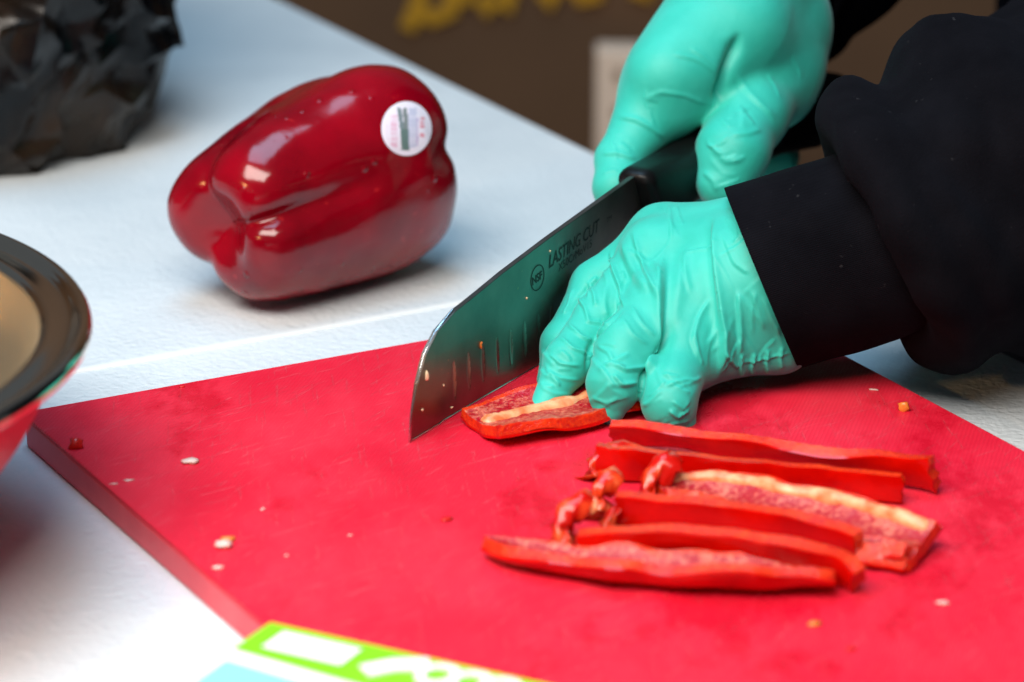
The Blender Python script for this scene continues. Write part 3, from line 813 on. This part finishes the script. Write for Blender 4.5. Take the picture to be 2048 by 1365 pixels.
hood.parent = person; hood.matrix_parent_inverse = Matrix.Translation(-Vector(person.location))
tag(hood, 'black fleece hoodie with bunched sleeves')
# ribbed cuff, left: a tube with a cut, slightly uneven mouth
def cuff_mesh(name, c0, c1, plane_p, plane_n, r0, r1, wob, n=72, m=26, squash=(1, 1), side=None):
    ax = c1 - c0; Ln = np.linalg.norm(ax); ax = ax / Ln
    sd = np.cross(ax, V(0, 0, 1)) if side is None else side
    sd /= np.linalg.norm(sd); uu = np.cross(sd, ax)
    v = []
    for lay in (0, 1):
        for j in range(m):
            for k in range(n):
                th = 2 * math.pi * k / n; t = j / (m - 1)
                base = c0 + (sd * math.cos(th) * squash[0] + uu * math.sin(th) * squash[1]) * (r0 - lay * .0022)
                # start on the mouth plane
                q = ((plane_p - base) @ plane_n) / (ax @ plane_n)
                st = base + ax * (q - .001 * lay * 0)
                tot = Ln - q
                r_ = r0 + (r1 - r0) * t - lay * .0022 + wob * noise.noise(Vector((math.cos(th) * 1.6, math.sin(th) * 1.6, t * 3 + 5)))
                p = c0 + ax * (q + tot * t) + (sd * math.cos(th) * squash[0] + uu * math.sin(th) * squash[1]) * r_
                v.append(p)
    f = []
    for lay in (0, 1):
        o = lay * n * m
        for j in range(m - 1):
            for k in range(n):
                a, b = o + j * n + k, o + j * n + (k + 1) % n
                f.append((a, b, b + n, a + n) if lay == 0 else (b, a, a + n, b + n))
    for k in range(n):
        a, b = k, (k + 1) % n; f.append((b, a, n * m + a, n * m + b))
    return v, f
mp0, mp1 = L(1447, 373, -28), L(1598, 742, -64)
e_ = mp1 - mp0; nn = ax - e_ * (ax @ e_) / (e_ @ e_); nn /= np.linalg.norm(nn)
c0 = L(1520, 560, -43); c1 = L(1815, 464, -42)
v, f = cuff_mesh('cuff', c0, c1, mp0, nn, .0368, .0380, .0018)
cu = fix_normals(mesh_obj('cuff', v, f, M['ribcloth'], hood))
tag(cu, 'ribbed black cuff over the wrist of the near glove')
cu.matrix_parent_inverse = Matrix.Identity(4)
c0 = Kp(1530, -48, -22); c1 = Kp(1680, -260, -20); an = (c1 - c0) / np.linalg.norm(c1 - c0)
v, f = cuff_mesh('cuff', c0, c1, c0, an, .0360, .0450, .002)
cu2 = fix_normals(mesh_obj('cuff', v, f, M['ribcloth'], hood)); cu2.matrix_parent_inverse = Matrix.Identity(4)

# ------------------------------------------------------------------ whole pepper
def PZ(px, py, z): return onz(px, py, z / 1000.)
pa, pb = PZ(446, 474, 35), PZ(806, 318, 45)
pax = (pb - pa) / np.linalg.norm(pb - pa); psd = V(pax[1], -pax[0], 0); psd /= np.linalg.norm(psd); pup = np.cross(psd, pax)   # psd: towards the viewer
def PP(a, s, u): return pa + pax * (a / 1000) + psd * (s / 1000) + pup * (u / 1000)
LEN = np.linalg.norm(pb - pa) * 1000
PEN = 96; PTH = 180
prof_p = spline([(7, 0), (5, 5), (1.0, 12), (-1.5, 19), (1.0, 26.5), (9, 32.5), (24, 36), (45, 39.2), (68, 42.8), (88, 44.0), (103, 40.5), (112, 32), (114, 21), (108, 10), (100, 0)], 8)
seg = np.concatenate([[0], np.cumsum(np.linalg.norm(np.diff(prof_p, axis=0), axis=1))]); seg /= seg[-1]
uu = np.linspace(0, 1, PEN); PX = np.interp(uu, seg, prof_p[:, 0]); PR = np.interp(uu, seg, prof_p[:, 1])
th_ = np.linspace(0, 2 * math.pi, PTH, endpoint=False)
GR = [(R(16), .20, lambda x: np.interp(x, [-5, 8, 25, 45, 62, 85, 105, 118], [1.0, .95, .78, .52, .14, .06, .55, .95])),      # long crease facing the viewer
      (R(108), .24, lambda x: np.interp(x, [-5, 8, 20, 36, 60, 85, 105, 118], [.65, .60, .32, .10, .22, .38, .60, .9])),
      (R(238), .26, lambda x: np.interp(x, [-5, 8, 25, 45, 80, 105, 118], [.55, .50, .35, .25, .2, .5, .9]))]
PSC = LEN / 92.0
vv = []
for i in range(PEN):
    for th in th_:
        x, r_ = PX[i], PR[i]; end = np.clip((30 - x) / 30, 0, 1); endR = np.clip((x - 98) / 18, 0, 1)
        g_ = 0.0; gx = 0.0
        for g0, sg_, fn in GR:
            dt = (th - g0 + math.pi) % (2 * math.pi) - math.pi
            cusp = 1 / (1 + (dt / sg_) ** 2)
            g_ += fn(x) * cusp
        rr_ = r_ * (1 - .26 * g_) * (1 + .035 * math.cos(3 * (th - R(173))))
        xx = x + (g_ * 4.5 * end - g_ * 5.0 * endR) * min(1, r_ / 12)
        # one lobe of the blossom end reaches further than the others
        xx -= 5.0 * end * math.exp(-((((th - R(172) + math.pi) % (2 * math.pi)) - math.pi) / .7) ** 2) * min(1, r_ / 14)
        vv.append(PP(xx * PSC * .838 - 1.5, rr_ * math.cos(th) * 1.03, rr_ * math.sin(th) * 1.05))
vv = np.array(vv)
ff = []
for i in range(PEN - 1):
    for k in range(PTH):
        a_, b_ = i * PTH + k, i * PTH + (k + 1) % PTH; ff.append((a_, b_, b_ + PTH, a_ + PTH))
vv[:, 2] -= vv[:, 2].min() - .0002
pepper = empty('bell_pepper', V(vv[:, 0].mean(), vv[:, 1].mean(), 0), 'whole glossy dark red bell pepper with a round white sticker', 'bell pepper')
body = mesh_obj('pepper_body', vv, ff, M['pepper'])
fix_normals(body); jitter(body, .0026, 24); jitter(body, .0007, 75)
body.parent = pepper; body.matrix_parent_inverse = Matrix.Translation(-Vector(pepper.location))
# stem stub at the far end
tube('stem', [PP(LEN - 4, 0, 0), PP(LEN + 6, 0, 1), PP(LEN + 12, 2, 3)], [.006, .0048, .0055], plain('green_stem', (.06, .16, .02), .6), pepper)
# sticker wrapped on the skin
tree = bvh(body)
def sticker(name, cx, cy, rx, ry, n=46):
    v, cols = [], []
    for j in range(n + 1):
        for i in range(n + 1):
            a, b = 2 * i / n - 1, 2 * j / n - 1
            # square to disc
            x = a * math.sqrt(1 - b * b / 2); y = b * math.sqrt(1 - a * a / 2)
            d = Vector(ray(cx + rx * x, cy + ry * y)).normalized()
            h_, nr, _, _ = tree.ray_cast(Vector(CAM), d)
            if h_ is None: h_, nr = Vector((0, 0, 0)), Vector((0, 0, 1))
            v.append(np.array(h_ + nr * .00035)); cols.append((x, y))
    f = [(j * (n + 1) + i, (j + 1) * (n + 1) + i, (j + 1) * (n + 1) + i + 1, j * (n + 1) + i + 1) for j in range(n) for i in range(n)]
    t = NT('printed_round_sticker')
    at = t.n('ShaderNodeVertexColor'); at.layer_name = 'print'
    o = mesh_obj(name, v, f, t.set(Base_Color=at.outputs['Color'], Roughness=.55), pepper)
    ca = o.data.color_attributes.new('print', 'FLOAT_COLOR', 'POINT')
    rr = random.Random(5); streak = [rr.random() for _ in range(40)]
    for k, (x, y) in enumerate(cols):
        c = np.array([.74, .70, .82]); rad = math.hypot(x, y)
        u = x + .12 * y                                  # bands lean slightly
        def blend(c, q, a): return c * (1 - a) + np.array(q) * a
        if rad < .86:
            w1 = u + .30 - .12 * y if y < 0 else u + .30 - .22 * y
            u2 = x - .0 + .08 * (1 - y) * -1
            # dark green bars
            b1 = abs(x - (-.30 + .16 * (y + .8))); b2 = abs(x - (-.06 + .06 * (y + .8)))
            if -.76 < y < .80:
                if b1 < .085: c = blend(c, (.06, .13, .14), .85)
                if b2 < .085: c = blend(c, (.07, .12, .11), .85)
                if y > 0 and -.22 < x < .10: c = blend(c, (.10, .17, .16), .85)
            if .08 < x < .40 and -.75 < y < .7: c = blend(c, (.30, .36, .56), .35 + .25 * streak[int((y + 1) * 12) % 40])
            if .40 < x < .47 and -.4 < y < .62: c = blend(c, (.28, .16, .45), .6)
            if .55 < x < .72 and -.42 < y < .36 and streak[int((y + 1) * 16) % 40] > .3: c = blend(c, (.62, .08, .14), .75)
            if -.62 < x < -.36 and -.5 < y < .7: c = blend(c, (.62, .20, .36), .15 + .45 * streak[int((y + 1) * 15 + 7) % 40])
            if -.80 < x < -.70 and -.3 < y < .5: c = blend(c, (.55, .30, .45), .3 * streak[int((y + 1) * 18 + 3) % 40])
        ca.data[k].color = (*c, 1)
    return o
st_ = sticker('sticker', 812, 258, 50, 54)
tag(st_, 'round white produce sticker with dark green bars and red print')

# ------------------------------------------------------------------ steel bowl
bc = V(-.3045, -.2050, 0)
prof_out = [(.068, .0005), (.086, .003), (.114, .022), (.136, .045), (.1485, .066), (.1530, .0822)]
prof_rim = [(.1460, .0826), (.1468, .0846), (.1490, .0856), (.1530, .0850), (.1568, .0850), (.1590, .0874), (.1616, .0880), (.1636, .0864), (.1640, .0838), (.1622, .0820), (.1596, .0820), (.1570, .0836), (.1525, .0836), (.1480, .0826)]
prof_in = [(.1462, .0832), (.1405, .066), (.1260, .0455), (.1040, .0235), (.077, .0045), (.0, .003)]
def lathe(name, prof, mat, parent, c, n=128):
    v, f = [], []
    for r_, z in prof:
        for k in range(n):
            th = 2 * math.pi * k / n; v.append((c[0] + r_ * math.cos(th), c[1] + r_ * math.sin(th), z))
    for i in range(len(prof) - 1):
        for k in range(n):
            a, b = i * n + k, i * n + (k + 1) % n; f.append((a, b, b + n, a + n))
    return fix_normals(mesh_obj(name, v, f, mat, parent))
bowl = empty('mixing_bowl', V(bc[0], bc[1], 0), 'stainless steel mixing bowl with a red outside beside the cutting board', 'bowl')
lathe('outer_shell', spline([(0, .0005)] + prof_out), M['redcoat'], bowl, bc)
lathe('rim', spline(prof_rim), M['steel'], bowl, bc)
lathe('inside', spline(prof_in), M['steel2'], bowl, bc)

# ------------------------------------------------------------------ black bag
gc = onz(95, 352, 0)
bagc = V(gc[0] - .075, gc[1] + .085, .085)
rb = np.random.default_rng(21); NP = 1000
ii = np.arange(NP) + .5; ph = np.arccos(1 - 2 * ii / NP); gt = math.pi * (1 + 5 ** .5) * ii
DD = np.stack([np.cos(gt) * np.sin(ph), np.sin(gt) * np.sin(ph), np.cos(ph)], 1) + rb.normal(size=(NP, 3)) * .035
DD /= np.linalg.norm(DD, axis=1)[:, None]
bm = bmesh.new()
for d in DD: bm.verts.new(d)
bmesh.ops.convex_hull(bm, input=list(bm.verts))
bm.verts.ensure_lookup_table(); bm.normal_update()
for d, q in zip(DD, list(bm.verts)): q.co = Vector(q.co) * (1.0 + .035 * (rb.random() - .5) * 2 + .08 * noise.noise(Vector(q.co) * 1.7) + .06 * noise.noise(Vector((q.co.x * 4.2, q.co.y * 4.2, q.co.z * 1.6))))
bmesh.ops.subdivide_edges(bm, edges=list(bm.edges), cuts=1, use_grid_fill=True)
for q in bm.verts: q.co = Vector(q.co) * (1 + .022 * (rb.random() - .5) * 2)
bmesh.ops.subdivide_edges(bm, edges=list(bm.edges), cuts=1, use_grid_fill=True)
for q in bm.verts:
    c_ = Vector(q.co) * (1 + .006 * (rb.random() - .5) * 2)
    q.co = (bagc[0] + c_.x * .135, bagc[1] + c_.y * .120, max(bagc[2] + c_.z * .150, .0008))
bmesh.ops.recalc_face_normals(bm, faces=bm.faces)
me = bpy.data.meshes.new('bin_bag'); bm.to_mesh(me); bm.free(); me.materials.append(M['bag'])
me.polygons.foreach_set('use_smooth', [True] * len(me.polygons)); me.set_sharp_from_angle(angle=R(26))
bag = bpy.data.objects.new('bin_bag', me); COL.objects.link(bag)
tag(bag, 'crumpled shiny black plastic bag slumped on the white table', 'bag')

# ------------------------------------------------------------------ printed carton at the front
CT = ZB + .012
k0, k1, k2 = onz(540, 1245, CT), onz(1080, 1366, CT), onz(300, 1366, CT)
d1 = (k1 - k0); d1 /= np.linalg.norm(d1); d2 = V(d1[1], -d1[0], 0)
if d2 @ (k2 - k0) < 0: d2 = -d2
carton = empty('carton', k0 + d1 * .1 + d2 * .08 - V(0, 0, .012), 'flat printed carton with a lime green band at the front corner', 'carton')
bevel_box('carton_body', [p[:2] for p in quad(k0, d1, d2, 0, .21, 0, .16)], ZB + .0004, CT, .0008, M['white'], carton, 2)
def flat(name, poly, z, mat, parent):
    v = [k0 + d1 * a + d2 * b + V(0, 0, z) for a, b in poly]
    return fix_normals(mesh_obj(name, v, [tuple(range(len(v)))], mat, parent, smooth=False))
def swoosh(x): return .0205 + .018 * (x / .21) ** 1.5 + .001
n = 24
flat('green_band', [(.0006, .0006), (.209, .0006)] + [(x, .0225 + .010 * math.sin(x * 9)) for x in np.linspace(.209, .0006, n)], .0003, M['green'], carton)
flat('aqua_field', [(x, .0300 + .012 * math.sin(x * 9)) for x in np.linspace(.0030, .209, n)] + [(.209, .159), (.0030, .159)], .0003, M['aqua'], carton)
flat('white_panel', [(.008, .0048), (.036, .0048), (.036, .0180), (.008, .0180)], .0006, M['white'], carton)
flat('panel_mark', [(.019, .0095), (.025, .0095), (.025, .0135), (.019, .0135)], .0008, plain('pale_green_print', (.45, .62, .45), .5), carton)
def cp(a, b): return k0 + d1 * a + d2 * b + V(0, 0, .0005)
stroke('printed_letter', [cp(.045, .0190), cp(.051, .0110), cp(.060, .0055)], .0080, M['white'], carton, 'z', .0003)
for a0 in (.066, .077, .087):
    P = [cp(a0 + .0054 * math.cos(t), .0112 + .0062 * math.sin(t)) for t in np.linspace(0, 2 * math.pi, 18)]
    stroke('printed_letter', P, .0030, M['white'], carton, 'z', .0003)
stroke('printed_letter', [cp(.094, .0065), cp(.099, .0130), cp(.105, .0060), cp(.098, .0200)], .0032, M['white'], carton, 'z', .0003)

# ------------------------------------------------------------------ pepper strips
def hook(root, pts, wid, thick, lean=0.0, seed=0):
    """curled blossom end: a thick torn shell whose profile bends up and over"""
    C = spline(pts, 9); m = len(C); NA = 12; Wd = V(.35, math.cos(lean), math.sin(lean)); Wd /= np.linalg.norm(Wd)
    cen = C.mean(0)
    def lay(t0, t1, ins):
        v = []
        for i in range(m):
            t = C[min(i + 1, m - 1)] - C[max(i - 1, 0)]; t /= np.linalg.norm(t) + 1e-12
            N = np.cross(t, Wd); N /= np.linalg.norm(N)
            if N @ V(-.7, -.3, .6) < 0: N = -N
            w_ = wid * (.75 + .35 * math.sin(math.pi * i / (m - 1))) * (1 + .25 * noise.noise(Vector((i * .25, seed, 3)))) - ins
            rg = []
            for tt in (t0, t1 * (1 - .35 * i / m)):
                for k in range(NA + 1):
                    a = 2 * k / NA - 1
                    bow = -(a * a) * wid * .26
                    wob = .0016 * noise.noise(Vector(C[i] * 150) + Vector((a * 1.7, seed * 3, 0)))
                    if tt > .002: wob += .0012 * noise.noise(Vector(C[i] * 420) + Vector((a * 6, seed, 0)))
                    rg.append(C[i] + Wd * (a * w_ / 2) + N * (bow - tt + wob) + t * (.0022 * noise.noise(Vector((a * 3, seed, 9))) if i == m - 1 else 0))
            v += rg[:NA + 1] + rg[NA + 1:][::-1]
        K_ = 2 * (NA + 1); f = []
        for i in range(m - 1):
            for k in range(K_):
                a, b = i * K_ + k, i * K_ + (k + 1) % K_; f.append((a, b, b + K_, a + K_))
        for i in (0, m - 1):
            for k in range(NA): f.append((i * K_ + k, i * K_ + k + 1, i * K_ + K_ - 2 - k, i * K_ + K_ - 1 - k))
        v = np.array(v); v[:, 2] = np.maximum(v[:, 2], ZB + .0004)
        return v, f
    v, f = lay(0, .0010, 0); fix_normals(mesh_obj('curled_tip', v, f, M['lobe'], root))
    v, f = lay(.00103, thick, .0006); fix_normals(mesh_obj('curled_flesh', v, f, M['lobe'], root))
def Hk(*pts):
    """profile points as (photo x, photo y) standing in one upright plane through the first point on the board"""
    Y = Bz(*pts[0])[1]; return [ony(x, y, Y) for x, y in pts]
def strip(label, path, width, thick, arc, roll, group='sliced pepper strips', rib=None, tips=(), pale=True, skin_t=.0009, seed=0, wav=.0006, taper=(1, 1)):
    """path: 3-D points along the skin side; arc: half angle of the cross section; roll: degrees, 0 = skin down, 90 = skin towards the viewer"""
    C = spline(path, 12); m = len(C)
    C = C + np.stack([pnoise(C * 45 + seed * 3.1), pnoise(C * 45 + seed * 5.7 + 20), 0 * C[:, 0]], 1) * .0030
    u_ = np.linspace(0, 1, m)
    wv = np.interp(u_, np.linspace(0, 1, len(width)), width); av = np.interp(u_, np.linspace(0, 1, len(arc)), arc); rv_ = np.interp(u_, np.linspace(0, 1, len(roll)), roll)
    wv = wv * (1 + .28 * pnoise(C * 70 + seed * 2.3)); rv_ = rv_ + 26 * pnoise(C * 40 + seed * 4.1)
    rr = random.Random(seed); off = Vector((rr.random() * 50, rr.random() * 50, rr.random() * 50))
    NA = 18
    def shell(t0, t1, inset, rough):
        v = []
        for i in range(m):
            t = C[min(i + 1, m - 1)] - C[max(i - 1, 0)]; t /= np.linalg.norm(t)
            if t[0] < 0: t = -t
            sd = V(t[1], -t[0], 0); sd /= np.linalg.norm(sd) + 1e-9               # towards the viewer
            dn = np.cross(sd, t); dn = dn if dn[2] < 0 else -dn
            N = dn * math.cos(R(rv_[i])) + sd * math.sin(R(rv_[i])); B = np.cross(t, N)
            th0 = R(av[i]); wd = wv[i]; endt = min(1, (min(i, m - 1 - i)) / 2.0) 
            rho = wd / (2 * th0)
            ring = []
            for lay, tt in ((0, t0), (1, t1)):
                for k in range(NA + 1):
                    a = th0 * (2 * k / NA - 1) * (1 - inset * 2 / wd)
                    wob = noise.noise(Vector(C[i] * 60) + off + Vector((a * 2, lay * 3, 0))) * wav
                    if lay == 1 and rough: wob += noise.noise(Vector(C[i] * 420) + off + Vector((a * 9, 0, 0))) * rough
                    q = rho - tt + wob
                    ring.append(C[i] + B * (q * math.sin(a)) + N * (q * math.cos(a) - rho) + t * (noise.noise(Vector((k * .23, seed, 1.7)))) * .0012 * (1 if i in (0, m - 1) else 0))
            v += ring[:NA + 1] + ring[NA + 1:][::-1]
        K_ = 2 * (NA + 1); f = []
        for i in range(m - 1):
            for k in range(K_):
                a, b = i * K_ + k, i * K_ + (k + 1) % K_; f.append((a, b, b + K_, a + K_))
        for i in (0, m - 1):
            for k in range(NA):
                q = (i * K_ + k, i * K_ + k + 1, i * K_ + K_ - 2 - k, i * K_ + K_ - 1 - k)
                f.append(q[::-1] if i else q)
        return v, f, K_
    sv, sf, K_ = shell(0, skin_t, 0.0, 0)
    tv, tf, K_ = shell(skin_t + .00003, thick, .0004, .0006)
    allv = np.array(sv + tv)
    shift = 0.0
    zmin = allv[:, 2].min(); low = np.percentile(allv[:, 2], .5)
    dz = ZB + .0003 - zmin
    c = allv.mean(0)
    root = empty('pepper_strip', V(c[0], c[1], ZB), label, 'pepper strip', group)
    up_ = V(0, 0, dz if abs(dz) < .05 and zmin < ZB + .012 else 0)
    mesh_obj('skin', np.array(sv) + up_, sf, M['skin'], root); fix_normals(root.children[0])
    fl = mesh_obj('flesh', np.array(tv) + up_, tf, M['flesh'], root); fix_normals(fl)
    fl.data.materials.append(M['inner'])
    NAq = NA
    # inner wall faces take the speckled membrane
    if pale:
        for i in range(m - 1):
            for k in range(NA + 2, 2 * NA):
                fl.data.polygons[i * K_ + k].material_index = 1
    if rib is not None:
        pos, r0, r1 = rib
        P, rad = [], []
        for i in range(2, m - 1):
            k = int((pos + 1) / 2 * NA); q = np.array(tv[i * K_ + K_ - 1 - k]) + up_
            q2 = np.array(tv[i * K_ + k]) + up_; dn_ = (q2 - q) / np.linalg.norm(q2 - q); s = i / m; P.append(q + dn_ * (r0 + (r1 - r0) * s) * .50); rad.append((r0 + (r1 - r0) * s) * (.85 + .3 * noise.noise(Vector((s * 9, seed, 0)))) * min(1, (m - i) / 3, i / 5 + .3))
        mesh_obj_ = tube('rib', P, rad, M['pith'], root, 10)
    for ch_ in root.children:
        ch_.data.set_sharp_from_angle(angle=R(38))
    for hk in tips:
        if not isinstance(hk[1], list): hook(root, *hk)
    for j, (pts, rad, mat) in enumerate([q_ for q_ in tips if isinstance(q_[1], list)]):
        pts = [np.asarray(p, float) for p in pts]
        P0 = np.array(pts); mx = max(rad) + .003
        vv, ff = surface(lambda P: chain(P, pts, rad, .0045), P0.min(0) - mx, P0.max(0) + mx, .0009)
        vv[:, 2] = np.maximum(vv[:, 2], ZB + .0003)
        o = mesh_obj('curled_tip', vv, ff, M[mat], root); jitter(o, .0026, 130); jitter(o, .0012, 330)
    return root
def Bz(px, py, z=0.0): return onz(px, py, ZB + z / 1000.)

# front strip: boat shaped, inner wall showing
strip('front pepper strip, boat shaped with its speckled inner wall facing up', [Bz(968, 1100, 2), Bz(1060, 1136), Bz(1200, 1160), Bz(1400, 1178), Bz(1560, 1182), Bz(1672, 1172, 1)],
      [.005, .022, .029, .031, .030, .022], .0050, [20, 55, 64, 66, 62, 46], [0, 3, 4, 5, 4, 2], seed=1)
# arched strip standing on edge behind it
strip('arched pepper strip standing on its edge behind the front strip', [Bz(1150, 1098, 5), Bz(1240, 1096, 7), Bz(1350, 1094, 8), Bz(1480, 1108, 8), Bz(1600, 1132, 8), Bz(1672, 1152, 6), Bz(1700, 1172, 4)],
      [.010, .010, .011, .012, .012, .010], .0064, [8, 10, 10, 10, 12, 10], [78, 76, 74, 72, 74, 80], pale=False, seed=2,
      tips=[(Hk((1185, 1094), (1135, 1086), (1108, 1056), (1118, 1014), (1158, 996), (1186, 1008)), .015, .0050, .55, 2), (Hk((1178, 1020), (1192, 1046), (1250, 1064)), [.0016, .0015, .0010], 'pith'),
            (Hk((1270, 1072), (1230, 1066), (1205, 1040), (1222, 1022)), .010, .0040, .5, 3)])
strip('straight pepper strip on edge in the middle of the heap', [Bz(1225, 1030, 6), Bz(1330, 1040, 6), Bz(1480, 1056, 6), Bz(1620, 1080, 6), Bz(1708, 1104, 6)],
      [.012, .012, .013, .013, .012], .0060, [8, 10, 10, 10, 8], [74, 74, 74, 74, 74], pale=False, seed=3,
      tips=[(Hk((1262, 1034), (1215, 1022), (1184, 996), (1188, 962), (1220, 950), (1246, 962)), .013, .0046, .55, 4)])
strip('broad pepper strip with a pale rib along its upper rim', [Bz(1318, 1010, 2), Bz(1420, 1018), Bz(1560, 1048), Bz(1700, 1082), Bz(1845, 1118, 1)],
      [.022, .030, .034, .035, .030], .0054, [46, 56, 54, 50, 42], [-4, -6, -8, -8, -6], rib=(.86, .0030, .0038), seed=4,
      tips=[(Hk((1385, 1012), (1330, 1004), (1290, 978), (1290, 938), (1326, 920), (1362, 934)), .017, .0050, .55, 5)])
strip('short broken pepper strip under the right end of the heap', [Bz(1690, 1110, 1), Bz(1750, 1126), Bz(1826, 1146, 0)], [.016, .018, .014], .0045, [30, 32, 30], [-4, -4, -4], seed=8)
strip('thin dark pepper strip lying on edge behind the ribbed one', [Bz(1190, 930, 7), Bz(1300, 940, 6), Bz(1450, 955, 5), Bz(1620, 972, 5), Bz(1803, 988, 5)],
      [.012, .012, .011, .010, .010], .0050, [8, 8, 8, 8, 8], [82, 82, 84, 84, 84], pale=False, seed=5,
      tips=[(Hk((1300, 955), (1240, 950), (1192, 936), (1186, 908), (1230, 896), (1290, 908)), .013, .0046, .5, 6)])
strip('longest pepper strip at the back, under the gloved little finger', [Bz(1222, 880, 6), Bz(1330, 893, 6), Bz(1480, 912, 6), Bz(1640, 935, 6), Bz(1780, 950, 6), Bz(1858, 962, 7)],
      [.012, .014, .015, .014, .014, .017], .0052, [20, 24, 26, 26, 24, 20], [52, 50, 46, 44, 50, 70], seed=6)
# the quarter being cut, under the fingers
q0 = K(52, 0, 24); 
qn = (Bz(1020, 902) - Bz(905, 848)); qn[2] = 0; qw = np.linalg.norm(qn); qn /= qw
qd = V(-qn[1], qn[0], 0); qc = (Bz(1020, 902) + Bz(905, 848)) / 2
strip('wide pepper quarter being cut under the fingers beside the blade', [qc + qd * t_ + qn * o_ for t_, o_ in ((.001, 0), (.02, .002), (.05, .003), (.085, .001))], [qw * .96, qw * 1.06, qw * 1.1, qw * 1.05], .0046, [17, 18, 18, 17], [0, 0, 0, 0],
      rib=(.12, .0046, .0052), seed=7)

# ------------------------------------------------------------------ scraps on the board
sg = 'pepper scraps on the board'
def scrap(px, py, r, mat, label, sq=(1, .7, .35), rot=0.0, seed=0, name='pepper_scrap'):
    r *= .85; p = Bz(px, py); p[2] += r * sq[2] * .75
    return pebble(name, p, r, M[mat], label, 'food scrap', sg, None, sq, rot, seed)
scrap(150, 897, .0034, 'redbit', 'red pepper crumb near the left corner of the board', (1, .8, .7), .4, 21)
scrap(384, 926, .0036, 'chip', 'large pale pepper chip on the left of the board', (1.1, .8, .3), .5, 22)
scrap(448, 1094, .0032, 'chip', 'pale round pepper chip touching an orange bit near the left edge', (1, 1, .45), .2, 23)
scrap(458, 1082, .0022, 'orange', 'small orange bit behind a pale chip near the left edge', (1.2, .7, .5), .3, 24)
scrap(436, 1138, .0019, 'chip', 'small pale speck in front of the round chip by the left edge', (1.2, .6, .4), .2, 25)
scrap(258, 962, .0015, 'chip', 'thin pale smear by the left edge of the board', (1.7, .5, .25), .4, 26)
scrap(228, 969, .0012, 'chip', 'tiny pale smear at the left edge of the board', (1.8, .4, .25), .1, 27)
scrap(526, 1020, .0010, 'chip', 'tiny pale speck left of centre on the board', (1.3, .6, .4), .8, 28)
scrap(573, 1113, .0010, 'chip', 'tiny pale speck on the front left of the board', (1, .7, .4), .8, 29)
scrap(893, 1041, .0022, 'redbit', 'wet translucent red bit in the middle of the board', (1.2, .9, .25), .1, 30)
scrap(1806, 822, .0030, 'orange', 'orange pepper crumb near the right edge of the board', (1, .5, .8), -.4, 31)
scrap(1747, 781, .0014, 'chip', 'pale speck at the back right of the board', (1.6, .6, .3), -.3, 32)
scrap(1886, 1209, .0020, 'chip', 'blurred pale crumb at the right front of the board', (1.3, .6, .4), .1, 33)
scrap(1630, 1251, .0022, 'orange', 'blurred orange crumb in front of the strips', (1.2, .8, .4), .5, 34)
scrap(1702, 1300, .0018, 'redbit', 'blurred red crumb at the very front of the board', (1.0, .8, .4), .5, 35)
scrap(365, 775, .0010, 'redbit', 'tiny dark red speck on the far left of the board', (1.3, .6, .4), .5, 36)
scrap(700, 1072, .0008, 'chip', 'tiny pale speck left of the front strip', (1.3, .6, .4), .5, 37)
